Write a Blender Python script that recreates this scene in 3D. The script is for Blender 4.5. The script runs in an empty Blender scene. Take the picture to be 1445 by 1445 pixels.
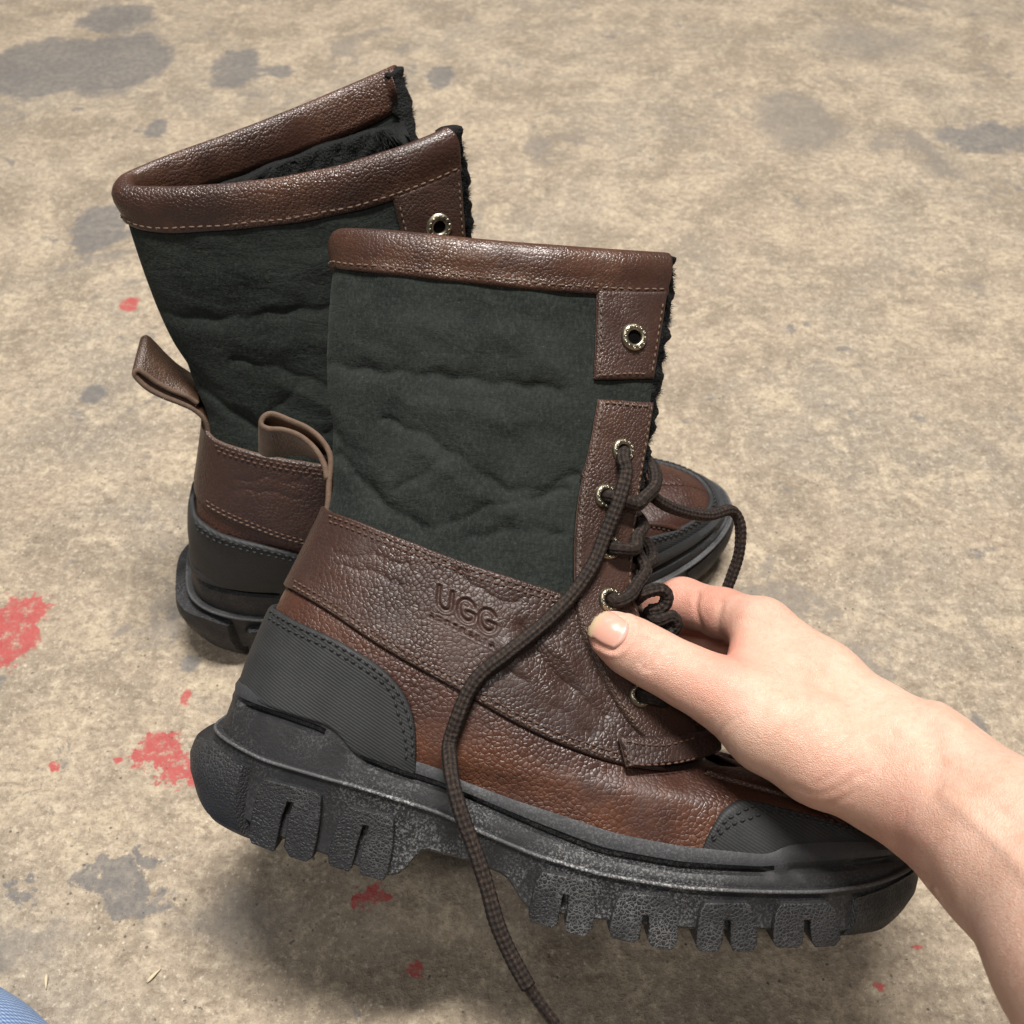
import bpy, bmesh, math, random
import numpy as np
from mathutils import Matrix, Vector
random.seed(7); rng = np.random.default_rng(7)
R = math.radians
SC = bpy.context.scene
COL = SC.collection

# ------------------------------------------------------------------ camera
FPX, CPX = 1500.0, 722.5                 # focal length and centre, in pixels of the 1445 px photograph
PITCH, CAMH = R(47.0), 0.53
ZF = 0.47                                # distance of the held boot's middle plane
cam_d = bpy.data.cameras.new('camera'); cam = bpy.data.objects.new('camera', cam_d); COL.objects.link(cam)
cam.location = (0, 0, CAMH); cam.rotation_euler = (math.pi/2 - PITCH, 0, 0)
cam_d.sensor_width = 36; cam_d.lens = 36*FPX/1445; cam_d.clip_start = 0.01; cam_d.clip_end = 100
cam_d.dof.use_dof = True; cam_d.dof.focus_distance = 0.455; cam_d.dof.aperture_fstop = 18.0
SC.camera = cam
# ------------------------------------------------------------------ world and lamps (indoor ceiling light)
w = bpy.data.worlds.new('World'); SC.world = w; w.use_nodes = True
bg = w.node_tree.nodes['Background']; bg.inputs[0].default_value = (1.0, .96, .92, 1); bg.inputs[1].default_value = 0.12
def area(name, loc, rot, sx, sy, power, col):
    d = bpy.data.lights.new(name, 'AREA'); d.shape = 'RECTANGLE'; d.size = sx; d.size_y = sy
    d.energy = power; d.color = col
    o = bpy.data.objects.new(name, d); COL.objects.link(o); o.location = loc; o.rotation_euler = rot
    return o
area('ceiling_lamp', (0.16, 0.62, 2.7), (0, 0, R(12)), 1.0, .16, 132, (1, .96, .91))
area('ceiling_lamp', (-0.55, -1.00, 2.7), (R(20), 0, R(12)), .7, .12, 23, (1, .97, .93))
area('ceiling_lamp', (-0.9, 2.5, 2.7), (R(-28), R(-12), R(12)), 1.0, .16, 16, (1, .96, .91))
vs = SC.view_settings; vs.view_transform = 'Standard'; vs.look = 'None'; vs.exposure = 0.0; vs.gamma = 1; vs.use_curve_mapping = False

# ------------------------------------------------------------------ helpers
CR = np.array([1., 0, 0]); CF = np.array([0, math.cos(PITCH), -math.sin(PITCH)]); CU = np.array([0, math.sin(PITCH), math.cos(PITCH)])
CL = np.array([0, 0, CAMH])
def cw(px, py, z):
    """photograph pixel + distance -> world point"""
    px, py, z = np.broadcast_arrays(np.asarray(px, float), np.asarray(py, float), np.asarray(z, float))
    a = (px-CPX)*z/FPX; b = (py-CPX)*z/FPX
    return CL + a[..., None]*CR - b[..., None]*CU + z[..., None]*CF
def floor_pt(px, py):
    d = cw(px, py, 1.0) - CL
    return CL + d*(CAMH/-d[2])

def mk(name, V, F, mat, parent=None, smooth=True, uv=None, recalc=False):
    me = bpy.data.meshes.new(name)
    me.from_pydata(np.asarray(V, float).tolist(), [], F.tolist() if isinstance(F, np.ndarray) else F)
    if recalc:
        bm = bmesh.new(); bm.from_mesh(me); bmesh.ops.recalc_face_normals(bm, faces=bm.faces); bm.to_mesh(me); bm.free()
    if smooth: me.polygons.foreach_set('use_smooth', [True]*len(me.polygons))
    if uv is not None:
        l = me.uv_layers.new(name='UVMap')
        vi = np.zeros(len(me.loops), int); me.loops.foreach_get('vertex_index', vi)
        l.data.foreach_set('uv', np.asarray(uv, float)[vi].ravel())
    me.materials.append(mat)
    o = bpy.data.objects.new(name, me); COL.objects.link(o)
    if parent is not None: o.parent = parent
    return o
def tag(o, label=None, cat=None, group=None, kind=None):
    if label: o['label'] = label
    if cat: o['category'] = cat
    if group: o['group'] = group
    if kind: o['kind'] = kind
    return o
def grid_faces(n, m, closed_m=False, base=0):
    F = []
    for i in range(n-1):
        for j in range(m if closed_m else m-1):
            k = (j+1) % m
            F.append((base+i*m+j, base+i*m+k, base+(i+1)*m+k, base+(i+1)*m+j))
    return F
def resample(P, n):
    P = np.asarray(P, float); d = np.r_[0, np.cumsum(np.linalg.norm(np.diff(P, axis=0), axis=1))]
    t = np.linspace(0, d[-1], n)
    return np.stack([np.interp(t, d, P[:, k]) for k in range(P.shape[1])], 1)
def spline(P, n):
    """Catmull-Rom through the points, evenly resampled"""
    P = np.asarray(P, float)
    if len(P) < 3: return resample(P, n)
    Q = np.vstack([2*P[0]-P[1], P, 2*P[-1]-P[-2]]); out = []
    t = np.linspace(0, 1, 24, endpoint=False)[:, None]
    for i in range(1, len(Q)-2):
        a, b, c, d = Q[i-1], Q[i], Q[i+1], Q[i+2]
        out.append(.5*((2*b)+(-a+c)*t+(2*a-5*b+4*c-d)*t*t+(-a+3*b-3*c+d)*t**3))
    out.append(P[-1:])
    return resample(np.vstack(out), n)
def smooth_table(xs, ys, sig):
    """smoothed 1-D lookup; sig in x units"""
    xs = np.asarray(xs, float); ys = np.asarray(ys, float); o = np.argsort(xs); xs, ys = xs[o], ys[o]
    X = np.linspace(xs[0], xs[-1], 900); Y = np.interp(X, xs, ys); s = sig/(X[1]-X[0]); n = int(4*s)+1
    k = np.exp(-.5*(np.arange(-n, n+1)/s)**2); k /= k.sum()
    Yp = np.r_[2*Y[0]-Y[n:0:-1], Y, 2*Y[-1]-Y[-2:-n-2:-1]]
    Y = np.convolve(Yp, k, 'valid')
    a = (Y[1]-Y[0])/(X[1]-X[0]); b = (Y[-1]-Y[-2])/(X[1]-X[0])
    def f(x):
        x = np.asarray(x, float); r = np.interp(x, X, Y)
        return r + np.where(x < X[0], (x-X[0])*a, 0) + np.where(x > X[-1], (x-X[-1])*b, 0)
    return f
def sstep(a, b, x):
    t = np.clip((np.asarray(x, float)-a)/(b-a), 0, 1); return t*t*(3-2*t)
def poly_dist(px, pz, P):
    P = np.asarray(P, float); best = np.full(np.shape(px), 1e9)
    for (ax, az), (bx, bz) in zip(P[:-1], P[1:]):
        dx, dz = bx-ax, bz-az; t = np.clip(((px-ax)*dx+(pz-az)*dz)/(dx*dx+dz*dz+1e-12), 0, 1)
        best = np.minimum(best, np.hypot(px-ax-t*dx, pz-az-t*dz))
    return best

# ------------------------------------------------------------------ materials
class N:
    def __init__(s, name):
        s.m = bpy.data.materials.new(name); s.m.use_nodes = True; s.t = s.m.node_tree
        s.b = s.t.nodes['Principled BSDF']; s.out = s.t.nodes['Material Output']
        s.co = s.t.nodes.new('ShaderNodeTexCoord')
    def n(s, typ, **kw):
        x = s.t.nodes.new('ShaderNode'+typ)
        for k, v in kw.items(): setattr(x, k, v)
        return x
    def set(s, sock, v):
        if isinstance(v, bpy.types.NodeSocket): s.t.links.new(v, sock)
        elif v is not None:
            if isinstance(v, tuple) and len(v) == 3 and sock.type == 'RGBA': v = (*v, 1)
            sock.default_value = v
    def noise(s, vec, scale, detail=4, rough=.55, dist=0, out=0):
        x = s.n('TexNoise'); s.set(x.inputs['Vector'], vec); s.set(x.inputs['Scale'], scale)
        x.inputs['Detail'].default_value = detail; x.inputs['Roughness'].default_value = rough; x.inputs['Distortion'].default_value = dist
        return x.outputs[out]
    def voro(s, vec, scale, feature='F1', rnd=1, out=0):
        x = s.n('TexVoronoi', feature=feature); s.set(x.inputs['Vector'], vec); x.inputs['Scale'].default_value = scale
        x.inputs['Randomness'].default_value = rnd
        return x.outputs[out]
    def math(s, op, a, b=None, c=None, clamp=False):
        x = s.n('Math', operation=op, use_clamp=clamp)
        for k, v in enumerate((a, b, c)):
            if v is not None: s.set(x.inputs[k], v)
        return x.outputs[0]
    def vmath(s, op, a, b=None):
        x = s.n('VectorMath', operation=op); s.set(x.inputs[0], a)
        if b is not None: s.set(x.inputs[1], b)
        return x.outputs['Value'] if op in ('LENGTH', 'DOT_PRODUCT', 'DISTANCE') else x.outputs[0]
    def ramp(s, v, lo, hi, a=0., b=1.):
        x = s.n('MapRange', interpolation_type='SMOOTHSTEP'); s.set(x.inputs[0], v)
        for k, q in enumerate((lo, hi, a, b)): s.set(x.inputs[k+1], q)
        return x.outputs[0]
    def mix(s, f, a, b, mode='MIX'):
        x = s.n('Mix', data_type='RGBA', blend_type=mode); s.set(x.inputs[0], f); s.set(x.inputs[6], a); s.set(x.inputs[7], b)
        return x.outputs[2]
    def scaled(s, vec, sc, rot=(0, 0, 0)):
        x = s.n('Mapping'); s.set(x.inputs[0], vec); x.inputs['Scale'].default_value = sc; x.inputs['Rotation'].default_value = rot
        return x.outputs[0]
    def bump(s, h, strength, dist, prev=None):
        x = s.n('Bump'); s.set(x.inputs['Height'], h); x.inputs['Strength'].default_value = strength; x.inputs['Distance'].default_value = dist
        if prev is not None: s.set(x.inputs['Normal'], prev)
        return x.outputs[0]
    def fin(s, col, rough, nrm=None, **kw):
        s.set(s.b.inputs['Base Color'], col); s.set(s.b.inputs['Roughness'], rough)
        if nrm is not None: s.set(s.b.inputs['Normal'], nrm)
        for k, v in kw.items(): s.set(s.b.inputs[k.replace('_', ' ')], v)
        return s.m

def leather(name, dark, mid, worn, cell=540, wear=.3, bumpd=.00062, rough=(.36, .52), low=0):
    k = N(name); o = k.co.outputs['Object']
    o2 = k.vmath('ADD', o, k.vmath('SCALE', k.noise(o, 260, 2, out=1)))
    o2.node.inputs[1].links[0].from_node.inputs['Scale'].default_value = .0012
    v1 = k.voro(o2, cell, 'F1'); e1 = k.voro(o2, cell, 'DISTANCE_TO_EDGE')
    big = k.noise(o, 16, 4); fine = k.noise(o, 1300, 2)
    dome = k.math('SUBTRACT', 1.0, k.math('MULTIPLY', k.math('MULTIPLY', v1, v1), 1.1))
    peb = k.math('ADD', k.math('MULTIPLY', dome, .8), k.math('MULTIPLY', k.ramp(e1, 0, .20), .30))
    amt = k.math('MULTIPLY', k.ramp(k.noise(o, 26, 3), .36, .62, .28, 1.0), k.math('SUBTRACT', 1.0, k.math('MULTIPLY', k.n('Attribute', attribute_name='stamp').outputs['Fac'], .7)))
    h = k.math('ADD', k.math('MULTIPLY', peb, amt), k.math('MULTIPLY', fine, .12))
    h = k.math('ADD', h, k.math('MULTIPLY', k.noise(k.scaled(o, (1, 1, .6)), 60, 3, dist=.4), 1.1))
    c = k.mix(k.ramp(big, .35, .68), dark, mid)
    c = k.mix(k.math('MULTIPLY', k.ramp(k.noise(o, 22, 6, .62), .48, .80), wear), c, worn)
    if low:          # scuffed lighter band just above the sole
        sx = k.n('SeparateXYZ'); k.set(sx.inputs[0], o); t = k.math('ADD', k.math('ADD', sx.outputs[2], k.math('MULTIPLY', sx.outputs[0], .174)), -.066)
        c = k.mix(k.math('MULTIPLY', k.math('MULTIPLY', k.ramp(t, .022, .002), k.ramp(k.noise(o, 24, 5, .65), .36, .6)), low), c, worn)
    c = k.mix(k.ramp(k.noise(o, 700, 2), .3, .75, 0, .35), c, tuple(x*.5 for x in dark))
    c = k.mix(k.math('MULTIPLY', k.ramp(k.noise(o, 1500, 1), .73, .78), .25), c, (.35, .3, .25))
    return k.fin(c, k.ramp(k.noise(o, 60, 4), .3, .7, *rough), k.bump(h, .66, bumpd), Specular_IOR_Level=.5)
M = {}
M['leather'] = leather('brown_leather', (.0305, .0148, .0118), (.0500, .0240, .0178), (.090, .040, .022))
M['vamp'] = leather('vamp_leather', (.040, .0165, .0118), (.074, .0285, .0168), (.135, .047, .019), cell=520, wear=.35, bumpd=.00060, low=.50)
M['cuff'] = leather('cuff_leather', (.038, .0180, .0132), (.076, .034, .0210), (.140, .066, .033), cell=700, wear=.8, bumpd=.00055, rough=(.28, .40))
M['trim'] = leather('trim_leather', (.0345, .0162, .0120), (.0580, .0265, .0176), (.092, .043, .024), cell=760, wear=.4, bumpd=.00042)
M['strap'] = leather('strap_leather', (.055, .029, .018), (.095, .051, .030), (.14, .082, .05), cell=900, wear=.5, bumpd=.0003)

def edge_mat():
    k = N('cut_leather_edge'); o = k.co.outputs['Object']
    return k.fin(k.mix(k.noise(o, 300, 3), (.06, .036, .024), (.16, .10, .065)), .8, k.bump(k.noise(o, 900, 3), .5, .0005))
M['edge'] = edge_mat()
def suede():
    k = N('green_suede'); o = k.co.outputs['Object']
    c = k.mix(k.ramp(k.noise(o, 28, 6, .62), .30, .72), (.0095, .0120, .0106), (.0190, .0222, .0196))
    c = k.mix(k.ramp(k.noise(k.scaled(o, (1, 1, .55), (0, R(25), 0)), 760, 4, .72), .40, .72, 0, .6), c, (.036, .040, .0355))
    c = k.mix(k.ramp(k.noise(o, 1100, 2), .69, .77, 0, .55), c, (.085, .092, .078))
    c = k.mix(k.ramp(k.noise(o, 60, 6, .65, 1.5), .58, .76, 0, .5), c, (.0085, .0105, .0098))
    cr = k.ramp(k.math('ABSOLUTE', k.math('SUBTRACT', k.noise(k.scaled(o, (1, 1, 1.5)), 34, 3, .55, .9), .5)), 0, .028)
    h = k.math('ADD', k.noise(o, 110, 6, .7), k.math('MULTIPLY', k.noise(o, 900, 3), .35)); h = k.math('ADD', h, k.math('MULTIPLY', cr, .10)); h = k.math('ADD', h, k.math('MULTIPLY', k.noise(k.scaled(o, (1, 1, 3.2), (0, R(-8), 0)), 55, 4, .6, .5), .9))
    return k.fin(c, .95, k.bump(h, .55, .0016), Specular_IOR_Level=.15, Sheen_Weight=.05, Sheen_Roughness=.45, Sheen_Tint=(.6, .72, .64))
M['suede'] = suede()
def rubber(name, base, dust, crackle=0, dust_c=(.30, .30, .30)):
    k = N(name); o = k.co.outputs['Object']
    c = k.mix(k.noise(o, 40, 5), tuple(x*.75 for x in base), tuple(x*1.3 for x in base))
    patch = k.ramp(k.noise(o, 26, 5, .6, .6), .36, .60)
    speck = k.ramp(k.noise(o, 1000, 3, .75), .46, .66)
    sx = k.n('SeparateXYZ'); k.set(sx.inputs[0], o)
    waist = k.ramp(k.math('ABSOLUTE', k.math('ADD', sx.outputs[0], .008)), .11, .03, .35, 1.25)
    d = k.math('MULTIPLY', k.math('MULTIPLY', k.math('MULTIPLY', patch, speck), dust), waist, clamp=True)
    h = k.math('ADD', k.noise(o, 500, 4, .7), k.math('MULTIPLY', k.noise(o, 60, 3), .8)); n = k.bump(h, .35, .0007)
    if crackle:
        o2 = k.vmath('ADD', o, k.vmath('SCALE', k.noise(o, 400, 2, out=1)))
        o2.node.inputs[1].links[0].from_node.inputs['Scale'].default_value = .0015
        v = k.voro(o2, 640, 'DISTANCE_TO_EDGE'); n = k.bump(k.ramp(v, 0, .3), .5, .0006, n)
        line = k.math('MULTIPLY', k.math('MULTIPLY', k.ramp(v, .10, .0), k.math('MULTIPLY', k.ramp(k.noise(o, 30, 4), .42, .62), .45)), waist, clamp=True)
        d = k.math('MAXIMUM', k.math('MULTIPLY', d, .5), line)
    return k.fin(k.mix(d, c, dust_c), k.ramp(k.noise(o, 90, 3), .3, .7, .5, .72), n, Specular_IOR_Level=.42)
M['rubber'] = rubber('black_rubber', (.0150, .0150, .0163), .42)
M['ridge'] = rubber('dusty_ridge_rubber', (.05, .05, .053), 1.0, dust_c=(.34, .34, .34))
M['lug'] = rubber('textured_lug_rubber', (.0145, .0145, .016), .2, 1)
M['bead'] = rubber('bead_rubber', (.027, .028, .0305), .15)
M['under'] = rubber('outsole_rubber', (.014, .014, .015), .1)
def counter():
    k = N('ribbed_counter_rubber'); o = k.co.outputs['Object']
    wv = k.n('TexWave', wave_type='BANDS', bands_direction='X', wave_profile='SIN')
    k.set(wv.inputs['Vector'], k.scaled(o, (1, 0, 1), (0, R(62), 0))); wv.inputs['Scale'].default_value = 260
    wv.inputs['Distortion'].default_value = 1.2; wv.inputs['Detail'].default_value = 2; wv.inputs['Detail Scale'].default_value = .4
    h = k.math('ADD', k.math('MULTIPLY', wv.outputs['Fac'], .55), k.math('MULTIPLY', k.noise(o, 900, 3), .6))
    c = k.mix(k.ramp(k.noise(o, 45, 5), .3, .7), (.0175, .0187, .0195), (.028, .0292, .030))
    c = k.mix(k.ramp(k.noise(o, 1400, 2), .70, .76, 0, .4), c, (.14, .14, .14))
    return k.fin(c, .62, k.bump(h, .4, .0005), Specular_IOR_Level=.35)
M['counter'] = counter()
def plain(name, a, b, scale, rough, bs=.3, bd=.0005, **kw):
    k = N(name); o = k.co.outputs['Object']
    return k.fin(k.mix(k.noise(o, scale, 4), a, b), rough, k.bump(k.noise(o, scale*2.5, 3), bs, bd), **kw)
M['thread'] = plain('tan_thread', (.075, .046, .029), (.155, .098, .062), 500, .75)
M['thread_dark'] = plain('brown_thread', (.045, .022, .015), (.12, .06, .038), 500, .75)
M['thread_black'] = plain('black_thread', (.008, .008, .009), (.02, .02, .022), 500, .7)
M['metal'] = plain('antique_brass', (.20, .175, .125), (.36, .325, .25), 300, .38, .2, .0003, Metallic=1.0)
M['hole_shade'] = plain('painted_hole_shade', (.003, .003, .003), (.006, .0055, .005), 300, .9, Specular_IOR_Level=0.0)  # near-black colour standing in for the shade inside the eyelets
M['fur'] = plain('black_shearling', (.006, .0065, .0065), (.022, .023, .023), 350, .9, .8, .003, Specular_IOR_Level=.2)
M['tongue'] = leather('tongue_leather', (.018, .011, .009), (.032, .018, .013), (.05, .024, .015), cell=600, wear=.3)
def lace_mat():
    k = N('braided_lace'); u = k.co.outputs['UV']; s = k.n('SeparateXYZ'); k.set(s.inputs[0], u)
    a = k.math('SINE', k.math('ADD', k.math('MULTIPLY', s.outputs[0], 1300), k.math('MULTIPLY', s.outputs[1], 25.13)))
    b = k.math('SINE', k.math('SUBTRACT', k.math('MULTIPLY', s.outputs[0], 1300), k.math('MULTIPLY', s.outputs[1], 25.13)))
    p = k.math('MULTIPLY', a, b); o = k.co.outputs['Object']
    c = k.mix(k.ramp(p, -.7, .8), (.010, .0075, .0065), (.028, .0185, .0145))
    c = k.mix(k.math('MULTIPLY', k.ramp(k.noise(o, 700, 2), .52, .68), .5), c, (.075, .047, .032))
    return k.fin(c, .8, k.bump(k.math('ADD', p, k.noise(o, 1500, 2)), .6, .0008), Specular_IOR_Level=.3)
M['lace'] = lace_mat()

# ------------------------------------------------------------------ floor
def floor_mat():
    k = N('stained_concrete'); o = k.co.outputs['Object']
    wob = k.vmath('SUBTRACT', k.noise(o, 34, 6, .65, out=1), (.5, .5, .5))
    wob2 = k.vmath('SUBTRACT', k.noise(o, 130, 4, .65, out=1), (.5, .5, .5))
    big = k.noise(o, 3.2, 6, .6); mid = k.noise(o, 14, 6, .62); fin = k.noise(o, 165, 5, .70); gr = k.noise(o, 430, 3, .65)
    c = k.mix(k.ramp(big, .3, .7), (.365, .295, .220), (.455, .375, .280))
    c = k.mix(k.ramp(mid, .40, .62, 0, .95), c, (.265, .217, .163)); c = k.mix(k.ramp(k.noise(o, 5.5, 6, .65, .6), .46, .64, 0, .65), c, (.285, .250, .205))
    c = k.mix(k.ramp(k.noise(o, 24, 7, .7, .5), .50, .64, 0, .65), c, (.520, .430, .312))
    c = k.mix(k.ramp(k.noise(o, 46, 5, .7), .5, .74, 0, .6), c, (.55, .46, .335))
    c = k.mix(k.ramp(k.noise(k.scaled(o, (1, 2.2, 1), (0, 0, R(25))), 75, 6, .72, .4), .52, .66, 0, .7), c, (.215, .170, .125))
    c = k.mix(k.ramp(fin, .36, .58, .42, 0), c, (.175, .136, .098))
    c = k.mix(k.ramp(fin, .53, .70, 0, .48), c, (.62, .53, .40))
    c = k.mix(k.ramp(gr, .32, .47, .42, 0), c, (.125, .097, .070))
    c = k.mix(k.ramp(gr, .57, .70, 0, .42), c, (.70, .62, .49))
    c = k.mix(k.ramp(k.voro(o, 120, rnd=1), .0, .13, .8, 0), c, (.66, .59, .49))
    c = k.mix(k.ramp(k.noise(o, 8, 8, .72, .5), .575, .625, 0, .62), c, (.200, .178, .155))
    c = k.mix(k.math('MULTIPLY', k.ramp(k.noise(o, 21, 7, .68, .3), .625, .655), k.ramp(fin, .3, .6, .9, .5)), c, (.165, .155, .145))
    c = k.mix(k.ramp(k.noise(o, 260, 2), .69, .76, 0, .8), c, (.085, .077, .069))
    grit = k.ramp(k.voro(o, 230, rnd=1), .10, .04); pit = k.math('MULTIPLY', k.ramp(k.voro(k.vmath('ADD', o, (3.1, 1.7, 0)), 150), .13, .06), k.ramp(k.noise(o, 30, 3), .5, .6))
    c = k.mix(k.math('MULTIPLY', grit, .6), c, (.68, .62, .53)); c = k.mix(k.math('MULTIPLY', pit, .75), c, (.10, .085, .07))
    pos0 = k.vmath('ADD', o, k.vmath('SCALE', wob)); pos0.node.inputs[1].links[0].from_node.inputs['Scale'].default_value = .060
    pos = k.vmath('ADD', pos0, k.vmath('SCALE', wob2)); pos.node.inputs[1].links[0].from_node.inputs['Scale'].default_value = .020
    posS = k.vmath('ADD', o, k.vmath('SCALE', wob2)); posS.node.inputs[1].links[0].from_node.inputs['Scale'].default_value = .009
    def spot(px, py, rx, ry, soft=.35):
        p = floor_pt(px, py); e = floor_pt(px+rx, py); g = floor_pt(px, py-ry)
        ax = abs(e[0]-p[0]); ay = abs(g[1]-p[1])
        q = k.vmath('MULTIPLY', k.vmath('SUBTRACT', pos if rx > 22 else posS, tuple(p)), (1/ax, 1/ay, 0.0))
        return k.ramp(k.vmath('LENGTH', q), 1.0, 1.0-soft)
    def mx(L):
        r = L[0]
        for q in L[1:]: r = k.math('MAXIMUM', r, q)
        return r
    greys = mx([spot(*a) for a in ((60, 95, 100, 46, .22), (165, 88, 85, 46, .25), (165, 25, 60, 22, .3), (335, 96, 40, 32, .25), (385, 100, 28, 12, .4), (620, 108, 24, 18, .25), (140, 322, 46, 40, .3), (215, 185, 24, 15, .4),
        (132, 556, 22, 17, .4), (1395, 193, 90, 24, .35), (268, 935, 17, 15, .4), (212, 1207, 36, 22, .3), (150, 1243, 60, 26, .3), (195, 1272, 50, 26, .35), (30, 1255, 40, 12, .4))])
    c = k.mix(k.math('MULTIPLY', greys, k.ramp(fin, .25, .6, .95, .70)), c, (.140, .136, .134))
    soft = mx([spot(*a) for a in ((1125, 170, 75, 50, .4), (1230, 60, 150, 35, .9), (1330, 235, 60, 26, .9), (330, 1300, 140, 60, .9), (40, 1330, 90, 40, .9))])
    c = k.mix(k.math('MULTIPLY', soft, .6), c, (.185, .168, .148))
    red = mx([spot(*a) for a in ((12, 893, 54, 50, .18), (38, 858, 44, 9, .2), (225, 1062, 42, 32, .15), (250, 1088, 38, 32, .15), (200, 1043, 24, 11, .2), (77, 1083, 11, 9, .25), (183, 429, 15, 12, .3),
        (585, 1369, 15, 14, .3), (528, 1262, 28, 22, .4), (1296, 1338, 8, 6, .3), (1240, 1392, 10, 7, .3), (1410, 1352, 8, 6, .3), (264, 792, 12, 10, .4), (262, 985, 10, 16, .5), (166, 1072, 9, 7, .4))])
    fl = k.math('MULTIPLY', red, k.ramp(k.noise(o, 150, 5, .75), .34, .52, .15, .95))
    c = k.mix(fl, c, k.mix(k.noise(o, 90, 4), (.33, .052, .052), (.47, .115, .105)))
    h = k.math('ADD', k.math('MULTIPLY', fin, 1.0), k.math('MULTIPLY', gr, .5)); h = k.math('ADD', h, k.math('MULTIPLY', mid, .8)); h = k.math('ADD', h, k.math('MULTIPLY', k.math('SUBTRACT', grit, pit), .35))
    return k.fin(c, k.ramp(k.noise(o, 60, 4), .3, .7, .62, .9), k.bump(h, .75, .0038), Specular_IOR_Level=.3)
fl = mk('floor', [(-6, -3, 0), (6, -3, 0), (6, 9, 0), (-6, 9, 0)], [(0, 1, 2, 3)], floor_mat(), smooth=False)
tag(fl, kind='structure')

# ------------------------------------------------------------------ the boot's side view, traced into its own plane
TH = R(5.0); P0 = (760.0, 1290.0)
O_c = np.array([(P0[0]-CPX)*ZF/FPX, (P0[1]-CPX)*ZF/FPX, ZF])
def p2l(px, py, y):
    px, py, y = map(lambda v: np.asarray(v, float), (px, py, y)); Z = ZF+y
    dx = (px-CPX)*Z/FPX-O_c[0]; dy = (py-CPX)*Z/FPX-O_c[1]
    return math.cos(TH)*dx+math.sin(TH)*dy, math.sin(TH)*dx-math.cos(TH)*dy
def l2p(x, y, z):
    dx = math.cos(TH)*x+math.sin(TH)*z; dy = math.sin(TH)*x-math.cos(TH)*z; Z = ZF+y
    return (dx+O_c[0])*FPX/Z+CPX, (dy+O_c[1])*FPX/Z+CPX

BACK = [(318, 1290), (322, 1120), (338, 1020), (347, 972), (362, 925), (389, 861), (400, 843), (424, 797), (444, 757), (461, 722), (471, 690), (468, 650), (471, 622), (472, 600), (465, 572), (463, 515), (466, 450), (471, 390), (479, 350), (482, 318), (484, 290)]
FRONT = [(958, 290), (956, 340), (950, 430), (942, 540), (934, 600), (925, 660), (916, 720), (912, 790), (920, 850), (942, 910), (962, 960), (984, 1010), (1004, 1056), (1022, 1078), (1060, 1087), (1100, 1097), (1150, 1106), (1203, 1128), (1240, 1159), (1257, 1194), (1266, 1230), (1268, 1300)]
bx, bz = p2l(*zip(*BACK), 0); xb = smooth_table(bz, bx, .0035)
fx, fz = p2l(*zip(*FRONT), 0)
fz = np.minimum.accumulate(fz - np.arange(len(fz))*1e-6); xf = smooth_table(fz, fx, .0022)
wz = smooth_table([-.02, .02, .045, .07, .09, .115, .14, .17, .21, .26, .32], [.0455, .0465, .0465, .0450, .0425, .0385, .034, .0295, .0275, .0265, .0255], .012)
ZANK = .115
FOLDS = []      # (polyline in side view, depth, width)
def px_fold(pts, depth, width):
    q = [p2l(a, b, -.028) for a, b in pts]; FOLDS.append((np.array(q, float), depth, width))
px_fold([(455, 505), (520, 520), (610, 528), (700, 540), (790, 548)], .0022, .0040)
px_fold([(540, 590), (600, 612), (660, 655), (710, 690), (760, 692), (815, 668)], .0016, .0030)
px_fold([(640, 738), (690, 715), (750, 702), (800, 690)], .0018, .0028)
px_fold([(470, 640), (500, 668), (540, 712), (600, 745)], .0030, .0050)
px_fold([(560, 690), (590, 672), (625, 648)], .0014, .0026)
px_fold([(660, 760), (720, 748), (790, 752)], .0012, .0030)
px_fold([(455, 600), (480, 622), (500, 640)], .0024, .0045)
px_fold([(470, 800), (520, 805), (570, 826)], .0006, .0022)
px_fold([(480, 786), (530, 784), (575, 800)], .0006, .0026)
px_fold([(735, 880), (760, 925), (800, 965), (850, 1010)], .0022, .0040)
px_fold([(700, 930), (745, 955), (790, 1000), (830, 1030)], .0012, .0030)
px_fold([(770, 900), (800, 930), (830, 975)], -.0022, .0040)
px_fold([(715, 905), (740, 945), (775, 985)], -.0014, .0035)
px_fold([(650, 810), (690, 840), (730, 850)], .0010, .0030)
px_fold([(560, 560), (650, 585), (760, 600)], -.0018, .0090)
px_fold([(600, 640), (660, 690), (720, 725)], -.0016, .0060)
px_fold([(520, 450), (640, 465), (760, 480)], -.0015, .0120)
FOLDS = [(P, d*(1.22 if P[:, 1].mean() > .165 else 1.0), w_) for P, d, w_ in FOLDS]
def disp(x, z):
    d = np.zeros(np.broadcast(x, z).shape)
    for i, (P, dep, wd) in enumerate(FOLDS):
        amp = .75+.35*np.sin(x*190+i*1.7)*np.cos(z*160+i)
        q = poly_dist(x, z+.0007*np.sin(x*420+i), P)/wd
        d -= dep*amp*(.62*np.exp(-q*q)+.38*np.exp(-q*q*5.6))
    # light rumples all over the soft shaft
    d += sstep(.15, .19, z)*.00034*(np.sin(x*95+3.1*np.sin(z*70))*np.sin(z*150+2.2*np.sin(x*60))+.5*np.sin(x*240+z*130+2*np.sin(z*210)))
    return d
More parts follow.
